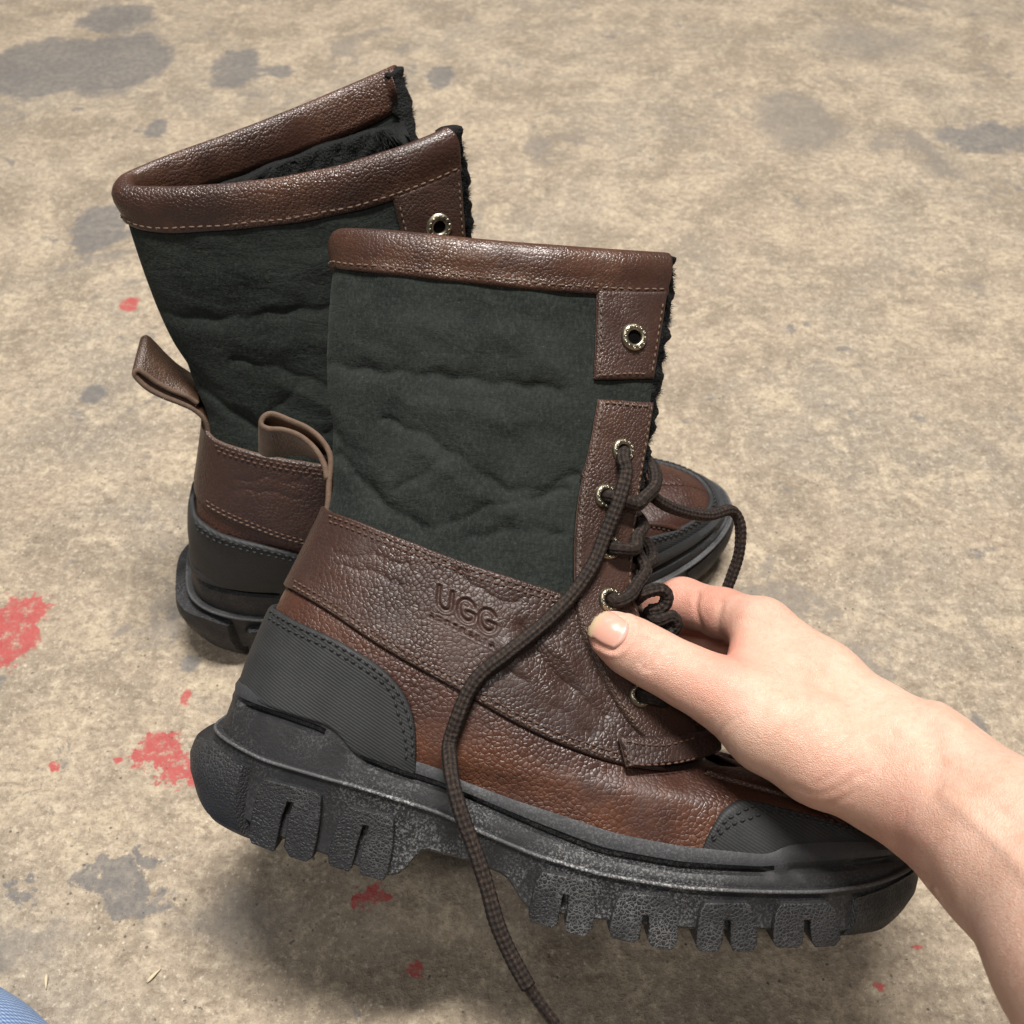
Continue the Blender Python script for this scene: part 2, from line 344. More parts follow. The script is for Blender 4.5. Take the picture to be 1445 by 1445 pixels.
def S0(phi, z):
    """upper surface: phi 0 = heel seam, +pi = front, positive = side facing the camera"""
    phi, z = np.broadcast_arrays(np.asarray(phi, float), np.asarray(z, float))
    s = np.sign(phi); a = np.abs(phi); u = (1-np.cos(a))/2
    b, f = xb(z), xf(z); x = b+(f-b)*u
    k = sstep(.12, .06, z)                                   # 1 = foot, 0 = shaft
    p = (.62+.2*sstep(.62, 1., u))*k+.72*(1-k)
    mod = 1-k*(.16*np.exp(-((u-.30)/.22)**2)) - (1-k)*.22*sstep(.55, 1., u)
    y = wz(z)*np.power(np.clip(np.sin(a), 0, 1), p)*mod
    y = y + disp(x, z)*sstep(0, .35, np.sin(a))
    return np.stack([x, -s*y, z], -1)
def Snorm(phi, z):
    e = .03; ze = .0008
    ph = np.clip(phi, -math.pi+e, math.pi-e)
    d1 = S0(ph+e, z)-S0(ph-e, z); d2 = S0(ph, z+ze)-S0(ph, z-ze)
    n = np.cross(d1, d2); n /= np.linalg.norm(n, axis=-1, keepdims=True)+1e-12
    return n
_q = Snorm(np.array([1.5]), np.array([.2]))[0]
NS = -1.0 if _q[1] > 0 else 1.0
def S(phi, z, off=0.0):
    return S0(phi, z) + NS*Snorm(phi, z)*np.asarray(off, float)[..., None]
def px2s(pts, off=0.0):
    """traced pixels on the near side -> (phi, z)"""
    pts = np.asarray(pts, float); y = np.full(len(pts), -.02)
    for _ in range(8):
        x, z = p2l(pts[:, 0], pts[:, 1], y)
        b, f = xb(z), xf(z); phi = np.arccos(np.clip(1-2*(x-b)/(f-b), -1, 1))
        y = .5*y+.5*(S0(phi, z)[:, 1]-off)
    return np.stack([phi, z], 1)
def curve(pts, n, off=0.0): return spline(px2s(spline(pts, max(40, len(pts)*6)), off), n)

# sole outline, ring by ring: (rear pixel, toe pixel, half width)
def sole_ring(rear, toe, hw):
    a = float(p2l(*rear, 0)[0]); b = float(p2l(*toe, 0)[0])
    return a, b, hw
def ring_y(x, ring):
    a, b, hw = ring; u = np.clip((np.asarray(x, float)-a)/(b-a), 0, 1); s = 2*np.sqrt(u*(1-u))
    return hw*np.power(s, .58+.26*sstep(.62, 1., u))*(1-.17*np.exp(-((u-.30)/.20)**2)-.04*np.exp(-((u-.05)/.15)**2))
def px2sole(pts, ring, off=0.0):
    pts = np.asarray(pts, float); y = np.full(len(pts), -.045)
    for _ in range(14):
        x, z = p2l(pts[:, 0], pts[:, 1], y); y = .6*y - .4*(ring_y(x, ring)+off)
    return np.stack([x, z], 1)
def zcurve(pts, ring, sig=.0025):
    q = px2sole(pts, ring); o = np.argsort(q[:, 0]); return smooth_table(q[o, 0], q[o, 1], sig)

R_IN = sole_ring((366, 968), (1244, 1196), .0440)
R_BT = sole_ring((346, 972), (1258, 1196), .0475)
R_BO = sole_ring((338, 982), (1270, 1206), .0500)
R_SL = sole_ring((352, 994), (1252, 1212), .0450)
R_WT = sole_ring((334, 1000), (1272, 1216), .0505)
R_WL = sole_ring((322, 1034), (1276, 1226), .0520)
R_RG = sole_ring((312, 1044), (1281, 1232), .0542)
R_BR = sole_ring((310, 1054), (1279, 1240), .0532)
R_LO = sole_ring((292, 1100), (1276, 1290), .0525)
R_LG = sole_ring((276, 1112), (1286, 1270), .0560)
BEADTOP = [(346, 969), (398, 988), (464, 1007), (486, 1024), (500, 1046), (530, 1056), (569, 1067), (620, 1084), (650, 1102), (726, 1130), (800, 1154), (868, 1177), (960, 1195), (1006, 1200), (1088, 1208), (1112, 1194), (1150, 1191), (1188, 1190), (1230, 1190), (1257, 1193)]
SLIT = [(337, 991), (398, 1013), (450, 1031), (490, 1058), (506, 1069), (556, 1090), (620, 1110), (663, 1127), (754, 1168), (846, 1205), (960, 1225), (1079, 1230), (1115, 1228), (1200, 1222), (1262, 1212)]
RIDGE = [(318, 1042), (371, 1071), (424, 1087), (503, 1109), (620, 1146), (667, 1168), (754, 1205), (846, 1232), (960, 1251), (1074, 1257), (1165, 1257), (1234, 1246), (1277, 1229)]
LOWER = [(296, 1120), (350, 1162), (400, 1185), (450, 1204), (545, 1238), (568, 1234), (594, 1199), (669, 1218), (716, 1238), (742, 1284), (850, 1300), (969, 1312), (1079, 1313), (1193, 1316), (1250, 1300), (1276, 1278)]
zb_top = zcurve(BEADTOP, R_BO); z_slit = zcurve(SLIT, R_WT); z_ridge = zcurve(RIDGE, R_RG); z_low = zcurve(LOWER, R_LO, .0016)

def rot_y(a):
    c, s = math.cos(a), math.sin(a); return np.array([[c, 0, s], [0, 1, 0], [-s, 0, c]])

# ------------------------------------------------------------------ boot builder
def build_boot(name, warp, matrix, seed, laces, NE, loop_sh):
    rs = np.random.default_rng(seed)
    root = bpy.data.objects.new(name, None); COL.objects.link(root); root.matrix_world = matrix; root.empty_display_size = .05
    W = warp
    def panel(nm, lo, up, na, nb, off, mat, parent=root, thick=.0018, side=1, fine=None, edge=None):
        """sheet between two (phi,z) curves, standing off the surface, with rounded rim"""
        lo = resample(lo, na) if len(lo) != na else lo; up = resample(up, na) if len(up) != na else up
        b = np.linspace(0, 1, nb)[None, :, None]
        G = lo[:, None, :]*(1-b)+up[:, None, :]*b
        ph, z = G[..., 0]*side, G[..., 1]
        o = np.full(ph.shape, float(off))
        if fine is not None: o = o+fine(S0(np.abs(ph), z))
        for k, q in ((0, .45), (1, .12)):
            for sl in ((k, slice(None)), (-1-k, slice(None)), (slice(None), k), (slice(None), -1-k)): o[sl] = np.minimum(o[sl], off-thick*q)
        top = S(ph, z, o); bot = S(ph, z, np.full(ph.shape, off-thick))
        V = np.concatenate([top.reshape(-1, 3), bot.reshape(-1, 3)]); n, m = ph.shape; k = n*m
        F = grid_faces(n, m)+[tuple(reversed(f)) for f in grid_faces(n, m, base=k)]
        def rim(idx):
            for a, c in zip(idx[:-1], idx[1:]): F.append((c, a, a+k, c+k))
        nr = len(F)
        rim([i*m for i in range(n)]); rim([(n-1)*m+j for j in range(m)][::1]); rim([i*m+m-1 for i in range(n)][::-1]); rim([j for j in range(m)][::-1])
        ob = mk(nm, W(V), F, mat, parent, recalc=True)
        if edge is not None:
            ob.data.materials.append(edge)
            mi = np.zeros(len(F), int); mi[nr:] = 1; ob.data.polygons.foreach_set('material_index', mi)
        return ob
    def stitches(path, off, mat, parent, L=.0021, gap=.0010, r=.00042, side=1, nm='stitching'):
        q = resample(path, 400); P = S(q[:, 0]*side, q[:, 1], np.full(len(q), off))
        d = np.r_[0, np.cumsum(np.linalg.norm(np.diff(P, axis=0), axis=1))]; V = []; F = []
        s = gap
        n0 = NS*Snorm(q[:, 0]*side, q[:, 1])
        while s+L < d[-1]:
            j = rs.uniform(-.0002, .0002)
            a = np.array([np.interp(s+j, d, P[:, k]) for k in range(3)]); c = np.array([np.interp(s+L+j, d, P[:, k]) for k in range(3)])
            nn = np.array([np.interp(s+L/2, d, n0[:, k]) for k in range(3)]); t = (c-a)/np.linalg.norm(c-a); sd = np.cross(t, nn); sd /= np.linalg.norm(sd)+1e-9
            tw = rs.uniform(-.12, .12)*L; base = len(V)
            for f, rr, h in ((0, .35, -.9), (.18, .95, .15), (.5, 1.1, .45), (.82, .95, .15), (1, .35, -.9)):
                ce = a+(c-a)*f+nn*r*h+sd*tw*(f-.5)
                for an in range(6): V.append(ce+sd*r*rr*math.cos(an*math.pi/3)+nn*r*rr*math.sin(an*math.pi/3))
            F += grid_faces(5, 6, True, base); s += L+gap
        if V:
            o = mk(nm, W(np.array(V)), F, mat, parent); o['kind'] = 'stuff'; return o
    def tube(nm, P, r, mat, parent, n=None, sides=14, taper=None, braid=True):
        P = np.asarray(P, float); Ld = np.linalg.norm(np.diff(P, axis=0), axis=1).sum(); n = n or max(12, int(Ld/.0007))
        C = spline(P, n); T = np.gradient(C, axis=0); T /= np.linalg.norm(T, axis=1, keepdims=True)
        nv = np.cross(T[0], [0, 0, 1.]); nv = nv if np.linalg.norm(nv) > .1 else np.cross(T[0], [1., 0, 0]); nv /= np.linalg.norm(nv)
        d = np.r_[0, np.cumsum(np.linalg.norm(np.diff(C, axis=0), axis=1))]; V = []; UV = []
        th = np.arange(sides)*2*math.pi/sides
        for i in range(n):
            nv = nv-T[i]*nv.dot(T[i]); nv /= np.linalg.norm(nv); bv = np.cross(T[i], nv)
            rr = r*(taper(d[i]/d[-1]) if taper else 1.)
            rad = rr*(1+(.09*np.sin(4*th+d[i]*1300)*np.sin(4*th-d[i]*1300)+.02*math.sin(d[i]*310) if braid else 0))
            V.append(C[i]+np.outer(np.cos(th)*rad, nv)+np.outer(np.sin(th)*rad, bv)); UV += [(d[i], t/(2*math.pi)) for t in th]
        V = np.concatenate(V); F = grid_faces(n, sides, True)+[tuple(range(sides))[::-1], tuple(range((n-1)*sides, n*sides))]
        return mk(nm, V, F, mat, parent, uv=UV)
    # ---------------- sole
    NPH = 150
    ph = np.linspace(0, math.pi, NPH)
    def ringpts(ring, zf):
        a, b, hw = ring; x = a+(b-a)*(1-np.cos(ph))/2; y = ring_y(x, ring)
        z = zf(x); near = np.stack([x, -y, z], 1); far = np.stack([x, y, z], 1)
        return np.concatenate([near, far[-2:0:-1]])
    def slit_on(x):     # the groove under the bead runs in three lengths
        x0 = [float(px2sole([(p, q)], R_WT)[0, 0]) for p, q in ((336, 992), (452, 1032), (506, 1070), (1090, 1231), (1118, 1232), (1262, 1214))]
        e = .0018
        return sum(sstep(x0[i]-e, x0[i]+e, x)*(1-sstep(x0[i+1]-e, x0[i+1]+e, x))*(.45 if i == 4 else 1) for i in (0, 2, 4))
    rings = []
    def bumpy(z, amt): return z
    rings.append(ringpts(R_IN, lambda x: zb_top(x)-.004))
    rings.append(ringpts(R_BT, lambda x: zb_top(x)-.0010))
    rings.append(ringpts((R_BT[0]-.0009, R_BT[1]+.0009, R_BT[2]+.0011), lambda x: zb_top(x)))
    rings.append(ringpts(R_BO, lambda x: zb_top(x)*.68+z_slit(x)*.32))
    rings.append(ringpts(R_BO, lambda x: zb_top(x)*.30+z_slit(x)*.70))
    nbead = len(rings)
    q = ringpts(R_SL, lambda x: z_slit(x)+.0006); s = ringpts(R_WT, lambda x: z_slit(x)); k = slit_on(s[:, 0])[:, None]
    s2 = s.copy(); s2[:, 2] += .0002
    rings.append(q*k+s2*(1-k)); rings.append((q-[0, 0, .0014])*k+(s-[0, 0, .0004])*(1-k))
    s3 = ringpts(R_WT, lambda x: z_slit(x)-.0019); rings.append(s3)
    rings.append(ringpts(R_WL, lambda x: z_ridge(x)+.0022)); nwall = len(rings)
    rings.append(ringpts((R_WL[0], R_WL[1], R_WL[2]), lambda x: z_ridge(x)+.0006))
    rings.append(ringpts(R_RG, lambda x: z_ridge(x)+.0002)); rings.append(ringpts(R_RG, lambda x: z_ridge(x)-.0010)); nridge = len(rings)
    rings.append(ringpts(R_BR, lambda x: z_ridge(x)-.0024))
    rings.append(ringpts(R_LO, lambda x: z_low(x)+.0012)); rings.append(ringpts((R_LO[0]+.0015, R_LO[1]-.0015, R_LO[2]-.0012), lambda x: z_low(x)))
    m = len(rings[0]); V = np.concatenate(rings); F = grid_faces(len(rings), m, True)
    b0 = (len(rings)-1)*m
    for i in range(NPH-1):
        a, c = b0+i, b0+i+1; d, e = b0+(m-i) % m, b0+(m-i-1) % m
        F.append((a, c, e, d) if i else (a, c, e))
    mat_i = [0]*len(F)
    for fi in range(len(F)):
        row = fi//m
        mat_i[fi] = 1 if row < nbead-1 else (2 if nwall < row < nridge-1 else (0 if row < len(rings)-1 else 3))
    sole = mk('sole', W(V), F, M['rubber'], root, recalc=True)
    for q_ in ('bead', 'ridge', 'under'): sole.data.materials.append(M[q_])
    sole.data.polygons.foreach_set('material_index', mat_i); sole.data.set_sharp_from_angle(angle=R(38))
    rg = ringpts((R_RG[0]-.0002, R_RG[1]+.0002, R_RG[2]+.0002), lambda x: z_ridge(x)-.0003); tube('sole_ridge', W(np.vstack([rg, rg[:1]])), .00085, M['ridge'], sole, n=400, sides=6, braid=False)
    # inner sole plate so that nothing is seen through
    # ---------------- lugs
    def lug(poly, side, depth=.024, out=.0044):
        q = px2sole(resample_closed(poly), R_LG); x, z = q[:, 0], q[:, 1]
        # rounding of the face: lower end tucks inward a little
        zt, zl = z.max(), z.min(); t = (zt-z)/(zt-zl)
        y1 = ring_y(x, R_LG)+out-.0025-.0035*t**3; y1 = np.where(t < .10, y1-.0010, y1); n = len(x)
        V = np.concatenate([np.stack([x, -side*y1, z], 1), np.stack([x, -side*(y1-depth), z], 1)])
        F = [tuple(range(n)), tuple(range(n, 2*n))[::-1]]+[((i+1) % n, i, n+i, n+(i+1) % n) for i in range(n)]
        o = mk('tread_lug', W(V), F, M['lug'], sole, smooth=False, recalc=True)
        mod = o.modifiers.new('bevel', 'BEVEL'); mod.width = .0007; mod.segments = 2; mod.harden_normals = True; mod.limit_method = 'ANGLE'; mod.angle_limit = R(45)
        o.data.polygons.foreach_set('use_smooth', [True]*len(o.data.polygons))
        return o
    def resample_closed(poly): return np.asarray(poly, float)
    LUGS = [
        [(366, 1106), (374, 1099), (445, 1117), (454, 1124), (453, 1150), (448, 1184), (441, 1212), (430, 1219), (407, 1211), (400, 1196), (408, 1150), (415, 1132), (407, 1130), (399, 1150), (390, 1192), (386, 1204), (354, 1191), (350, 1178), (358, 1140)],
        [(484, 1146), (492, 1137), (546, 1150), (556, 1158), (555, 1190), (548, 1230), (540, 1246), (508, 1236), (506, 1222), (514, 1190), (521, 1165), (513, 1163), (505, 1190), (496, 1226), (490, 1232), (464, 1222), (462, 1208), (472, 1172)],
        [(757, 1240), (766, 1230), (828, 1241), (837, 1248), (840, 1284), (836, 1312), (826, 1325), (800, 1319), (797, 1306), (801, 1280), (802, 1262), (794, 1260), (791, 1280), (787, 1306), (780, 1312), (748, 1302), (746, 1290), (752, 1262)],
        [(872, 1268), (880, 1259), (944, 1264), (952, 1272), (956, 1300), (956, 1330), (949, 1343), (920, 1339), (914, 1326), (915, 1306), (915, 1291), (907, 1290), (905, 1306), (903, 1326), (896, 1333), (864, 1326), (859, 1314), (864, 1290)],
        [(989, 1281), (996, 1273), (1054, 1273), (1062, 1281), (1067, 1306), (1069, 1334), (1062, 1346), (1036, 1346), (1031, 1334), (1030, 1312), (1030, 1297), (1022, 1297), (1021, 1312), (1019, 1336), (1013, 1347), (988, 1346), (982, 1334), (984, 1308)],
        [(1095, 1283), (1102, 1275), (1168, 1273), (1177, 1281), (1184, 1304), (1187, 1326), (1180, 1338), (1152, 1340), (1146, 1330), (1143, 1310), (1142, 1297), (1134, 1297), (1134, 1312), (1134, 1334), (1127, 1341), (1098, 1340), (1091, 1330), (1091, 1304)]]
    for sd in (1, -1):
        for p in LUGS: lug(p, sd)
    def wrap_lug(pts_edge, rear, zt_pts, zb_pts, bulge):
        a, b, hw = R_LG; n = 44
        u1 = np.clip((px2sole([pts_edge], R_LG)[0, 0]-a)/(b-a), 0, 1); p1 = math.acos(1-2*u1)
        pp = np.linspace(-p1, p1, n) if rear else np.linspace(p1, 2*math.pi-p1, n)
        zt = zcurve(zt_pts, R_LG, .002); zl = zcurve(zb_pts, R_LG, .002); rows = []
        prof = [(-.015, 1.04, .0), (-.0014, 1.0, 0), (bulge, .90, 0), (bulge+.0012, .65, 0), (bulge+.0006, .35, 0), (bulge-.0020, .10, 0), (bulge-.0065, .0, 0), (-.020, .02, 0)]
        for k_, (off, f, _) in enumerate(prof):
            x = (a-off)+(b-a+2*off)*(1-np.cos(pp))/2; y = ring_y(x, (a-off, b+off, hw+off))*np.sign(np.sin(pp))
            z = zl(x)+(zt(x)-zl(x))*f
            rows.append(np.stack([x, -y, z], 1))
        V = np.concatenate(rows); F = grid_faces(len(prof), n, False)
        F += [tuple(i*n for i in range(len(prof))), tuple(i*n+n-1 for i in range(len(prof)))[::-1]]
        F += [((len(prof)-1)*n+j, (len(prof)-1)*n+j+1, j+1, j) for j in range(n-1)]
        o = mk('tread_lug', W(V), F, M['lug'], sole, recalc=True)
        o.data.set_sharp_from_angle(angle=R(50))
    wrap_lug((335, 1116), True, [(290, 1052), (308, 1057), (330, 1076), (355, 1090), (380, 1098)], [(272, 1130), (288, 1162), (328, 1183), (345, 1190), (380, 1196)], -.0006)
    wrap_lug((1210, 1300), False, [(1190, 1272), (1213, 1269), (1250, 1256), (1280, 1240), (1290, 1235)], [(1190, 1332), (1207, 1331), (1248, 1325), (1275, 1302), (1288, 1288)], -.0018)

    # ---------------- upper
    def sole_line(px0, px1, n, dz=-.004):
        """(phi,z) along the sole's top edge"""
        x = np.linspace(px0, px1, n); z = zb_top(x)+dz
        b, f = xb(z), xf(z); return np.stack([np.arccos(np.clip(1-2*(x-b)/(f-b), -1, 1)), z], 1)
    xh = float(xb(zb_top(float(p2l(350, 975, 0)[0])))); xt = float(p2l(1262, 1200, 0)[0])
    SEAM = [(405, 828), (416, 834), (463, 862), (528, 906), (582, 938), (654, 978), (731, 1022), (800, 1054), (868, 1077), (935, 1088), (985, 1082), (1012, 1080)]
    seam = curve(SEAM, 150); seam[0, 0] = 0
    # front profile down to the toe, on the mid line
    tz = np.linspace(seam[-1, 1], float(zb_top(xt))-.002, 60); toeline = np.stack([np.full(60, math.pi), tz], 1)
    top_b = np.vstack([seam[:-1], np.stack([np.linspace(seam[-1, 0], math.pi, 12), np.linspace(seam[-1, 1], tz[6], 12)], 1), toeline[7:]])
    # match columns by side-view x
    def xs_of(q): return S0(q[:, 0], q[:, 1])[:, 0]
    n = 260; xx = np.linspace(0, 1, n); xu = xs_of(top_b); xu = np.maximum.accumulate(xu+np.arange(len(xu))*1e-7)
    X = xu[0]+(xu[-1]-xu[0])*xx
    topq = np.stack([np.interp(X, xu, top_b[:, 0]), np.interp(X, xu, top_b[:, 1])], 1)
    lowq = sole_line(xh, xt, n); lowq[0, 0] = 0
    lq = [panel('leather_vamp', lowq, topq, n, 46, .0004, M['vamp'], side=sd, thick=.0012) for sd in (1, -1)]
    # raised seam edge along the join, and the quarter above
    SH = [(462, 716), (468, 722), (504, 735), (569, 761), (654, 793), (740, 821), (790, 838), (830, 862), (870, 905), (905, 970), (935, 1035)]
    sh = curve(SH, 220); sh[0, 0] = 0
    LET = letters()
    def emboss(P):
        d = np.zeros(P.shape[:-1])
        for poly, dep, wd in LET:
            dd = poly_dist(P[..., 0], P[..., 2], poly); d += -dep*np.exp(-(dd/wd)**4)+.45*dep*np.exp(-((dd-1.75*wd)/(.6*wd))**2)
        return d
    for sd in (1, -1):
        seamq = np.array(seam[:np.searchsorted(xs_of(seam), float(p2l(940, 1085, -.03)[0]))])
        uq = panel('leather_quarter', resample(seamq, 330), resample(sh, 330), 330, 130, .0022, M['leather'], side=sd, thick=.0020, fine=emboss if sd > 0 else None, edge=M['edge'])
        if sd > 0:
            cw_ = np.array([v.co for v in uq.data.vertices]); sp = np.zeros(len(cw_))
            for poly, dep_, wd_ in LET: sp = np.maximum(sp, np.exp(-(poly_dist(cw_[:, 0], cw_[:, 2], poly)/(wd_*2.6+.0004))**4))
            uq.data.attributes.new('stamp', 'FLOAT', 'POINT').data.foreach_set('value', sp.astype(np.float32))
        up1 = resample(px2s(spline([(x, y+7) for x, y in SH[1:8]], 120)), 200); up2 = resample(px2s(spline([(x, y+15) for x, y in SH[1:8]], 120)), 200)
        stitches(up1, .0024, M['thread_dark'], uq, side=sd); stitches(up2, .0024, M['thread_dark'], uq, side=sd)
        SM = [(x+2, y-6) for x, y in SEAM[1:9]]; stitches(px2s(spline(SM, 120)), .0024, M['thread'], uq, side=sd, r=.0004)
        SM = [(x+4, y-13) for x, y in SEAM[1:9]]; stitches(px2s(spline(SM, 120)), .0024, M['thread_dark'], uq, side=sd)
    # shaft (one sheet round the heel seam)
    FE = [(944, 330), (941, 356), (939, 416), (930, 480), (922, 534), (917, 568), (905, 643), (895, 707), (888, 772), (886, 820), (895, 862), (915, 910), (940, 960), (962, 1005)]
    fe = curve(FE, 200)
    CB = [(474, 377), (485, 380), (560, 388), (700, 403), (839, 415), (939, 417)]
    cb = curve(CB, 150); cb[0, 0] = 0
    na = 170
    lowS = curve([(462, 722), (470, 728), (504, 741), (569, 768), (654, 800), (740, 828), (800, 848), (842, 858), (880, 850)], na); lowS[0, 0] = 0
    upS = resample(cb, na); upS[:, 1] += .003
    lowS = np.vstack([lowS[::-1]*[-1, 1], lowS[1:]]); upS = np.vstack([upS[::-1]*[-1, 1], upS[1:]])
    # front edge follows the traced edge
    def clip_front(G):
        lim = np.interp(-G[..., 1], -fe[:, 1], fe[:, 0]); G[..., 0] = np.clip(G[..., 0], -lim, lim); return G
    nb = 120; b = np.linspace(0, 1, nb)[None, :, None]; G = lowS[:, None]*(1-b)+upS[:, None]*b
    # stretch columns so the last one is the front edge
    lim = np.interp(-G[..., 1], -fe[:, 1], fe[:, 0]); G[..., 0] = G[..., 0]/np.maximum(G[-1:, :, 0], 1e-6)*lim
    ph_, z_ = G[..., 0], G[..., 1]
    o_ = np.full(ph_.shape, .0002)
    top = S(ph_, z_, o_); bot = S(ph_, z_, o_-.0035); n_, m_ = ph_.shape; kk = n_*m_
    F = grid_faces(n_, m_)+[tuple(reversed(f)) for f in grid_faces(n_, m_, base=kk)]
    for idx in ([i*m_ for i in range(n_)], [(n_-1)*m_+j for j in range(m_)], [i*m_+m_-1 for i in range(n_)][::-1], [j for j in range(m_)][::-1]):
        for a, c in zip(idx[:-1], idx[1:]): F.append((c, a, a+kk, c+kk))
    shaft = mk('suede_shaft', W(np.concatenate([top.reshape(-1, 3), bot.reshape(-1, 3)])), F, M['suede'], root, recalc=True)
    # cuff: rolled leather band
    CT = [(482, 322), (500, 321), (560, 324), (700, 338), (840, 349), (944, 356)]
    ct = curve(CT, 150); ct[0, 0] = 0
    ncol = 150; c0 = resample(cb, ncol); c1 = resample(ct, ncol)
    lim0 = np.interp(-c0[:, 1], -fe[:, 1], fe[:, 0]); c0[:, 0] *= (lim0/c0[-1, 0])[-1]; c1[:, 0] *= np.interp(-c1[-1, 1], -fe[:, 1], fe[:, 0])/c1[-1, 0]
    c0 = np.vstack([c0[::-1]*[-1, 1], c0[1:]]); c1 = np.vstack([c1[::-1]*[-1, 1], c1[1:]])
    rows = []
    for t, off in ((-.02, .0004), (0, .0018), (.06, .0024), (.18, .0022), (.35, .0034), (.55, .0044), (.75, .0044), (.88, .0034), (.96, .0016), (1.0, -.0012), (.98, -.0042), (.9, -.0062), (.7, -.0072), (.45, -.0070), (.2, -.0062), (.0, -.0050), (-.02, -.003)):
        g = c0*(1-t)+c1*t; rows.append(S(g[:, 0], g[:, 1], np.full(len(g), off+rs.normal(0, .0001))))
    V = np.concatenate(rows); mm = len(c0); F = grid_faces(len(rows), mm)
    F += [((len(rows)-1)*mm+j, (len(rows)-1)*mm+j+1, j+1, j) for j in range(mm-1)]
    F += [tuple(i*mm for i in range(len(rows))), tuple(i*mm+mm-1 for i in range(len(rows)))[::-1]]
    cuff = mk('leather_cuff', W(V), F, M['cuff'], root, recalc=True)
    g = c0*.88+c1*.12; stitches(g, .0024, M['thread'], cuff, r=.0004, L=.0026, gap=.0012)
    # top eyelet patch and lace placket
    def eyelet(px, py, parent, side, r=.0058, off=.004):
        q = px2s([(px, py)])[0]; P = S(np.array(q[0]*side), np.array(q[1]), np.array(off)); nn = NS*Snorm(np.array([q[0]*side]), np.array([q[1]]))[0]
        t = np.cross([0, 0, 1.], nn); t /= np.linalg.norm(t); b_ = np.cross(nn, t); V = []; ns = 28
        prof = [(.50, -.0012), (.48, .0006), (.55, .0013), (.68, .0015), (.86, .0012), (.97, .0005), (1.0, -.0008)]
        for rr, h in prof:
            for a in range(ns): an = a*2*math.pi/ns; V.append(P+nn*h+(t*math.cos(an)+b_*math.sin(an))*r*rr)
        F = grid_faces(len(prof), ns, True)
        for a in range(12):                # raised marks round the ring
            an = a*2*math.pi/12; ce = P+nn*.0014+(t*math.cos(an)+b_*math.sin(an))*r*.76; base = len(V)
            rd = t*math.cos(an)+b_*math.sin(an); td = np.cross(nn, rd); gap_ = a % 4 == 0
            for i in range(8):
                aa = i*math.pi/4; V.append(ce+(rd*math.cos(aa)+td*math.sin(aa))*r*.135)
            for i in range(8):
                aa = i*math.pi/4; V.append(ce+nn*.00055+(rd*math.cos(aa)+td*math.sin(aa))*r*.10)
            for i in range(8):
                aa = i*math.pi/4; V.append(ce+nn*(.0001 if not gap_ else .0006)+(rd*math.cos(aa)+td*math.sin(aa))*r*.05)
            F += grid_faces(3, 8, True, base)+[tuple(range(base+16, base+24))]
        e = mk('eyelet', W(np.array(V)), F, M['metal'], parent, recalc=True)
        V = [P-nn*.0002]+[P-nn*.0002+(t*math.cos(a*2*math.pi/ns)+b_*math.sin(a*2*math.pi/ns))*r*.56 for a in range(ns)]
        mk('eyelet_shade_disc', W(np.array(V)), [(0, 1+a, 1+(a+1) % ns) for a in range(ns)], M['hole_shade'], parent, recalc=False)  # flat disc across the opening, its darkness painted on as shade
        return P, nn
    PL_L = [(841, 564), (828, 635), (817, 686), (810, 729), (807, 793), (808, 838), (814, 885), (832, 931), (855, 976), (882, 1018), (905, 1044), (915, 1062)]
    PL_R = [(917, 568), (905, 643), (895, 707), (888, 772), (886, 820), (893, 858), (912, 910), (938, 960), (962, 1005), (975, 1030), (982, 1050), (984, 1060)]
    EYE = [(872, 637), (848, 701), (853, 773), (854, 847), (896, 983)]
    eyes = {}
    for sd in (1, -1):
        tp = panel('eyelet_patch', curve([(841, 410), (837, 536)], 50), curve([(939, 410), (920, 534)], 50), 50, 36, .0026, M['trim'], side=sd, thick=.0022, edge=M['edge'])
        eyelet(891, 477, tp, sd, .0060, .0030)
        for pts in ([(846, 424), (843, 530)], [(843, 530), (915, 528)], [(915, 528), (931, 424)]):
            stitches(px2s(spline(pts, 40)), .0028, M['thread'], tp, side=sd, r=.00038)
        pk = panel('lace_placket', curve(PL_L, 150), curve(PL_R, 150), 150, 34, .0042, M['trim'], side=sd, thick=.0024, edge=M['edge'])
        stitches(px2s(spline([(x+6, y) for x, y in PL_L[:10]], 150)), .0044, M['thread'], pk, side=sd, r=.00038)
        stitches(px2s(spline([(x-5, y+3) for x, y in PL_R[:9]], 150)), .0044, M['thread'], pk, side=sd, r=.00038)
        stitches(px2s(spline([(845, 570), (912, 574)], 40)), .0044, M['thread'], pk, side=sd, r=.00038)
        for i, (a, c) in enumerate(EYE): eyes[(i, sd)] = eyelet(a, c, pk, sd, .0053, .0046)
        # small tab that closes the placket at the vamp
        st = panel('vamp_tab', curve([(866, 1041), (878, 1086)], 26), curve([(994, 1024), (1002, 1066)], 26), 26, 60, .0066, M['leather'], side=sd, thick=.0026, edge=M['edge'])
        stitches(px2s(spline([(872, 1047), (900, 1053), (930, 1054), (965, 1045)], 60)), .0068, M['thread_dark'], st, side=sd)
        stitches(px2s(spline([(872, 1047), (882, 1080), (930, 1086), (970, 1076)], 60)), .0068, M['thread_dark'], st, side=sd)
    # tongue between the plackets
    zz = np.linspace(float(p2l(900, 560, 0)[1]), float(p2l(1010, 1075, 0)[1]), 90)
    pa = np.linspace(.72*math.pi, 2*math.pi-.72*math.pi, 40)
    A, Zg = np.meshgrid(pa, zz); sg = np.where(A > math.pi, A-2*math.pi, A)
    rip = .0012*np.sin(Zg*420)*np.abs(np.sin(A))+.0008*np.sin(Zg*900+A*3)
    top = S(sg, Zg, -.0045+rip); bot = S(sg, Zg, np.full(sg.shape, -.0075)); n_, m_ = sg.shape; kk = n_*m_
    F = grid_faces(n_, m_)+[tuple(reversed(f)) for f in grid_faces(n_, m_, base=kk)]
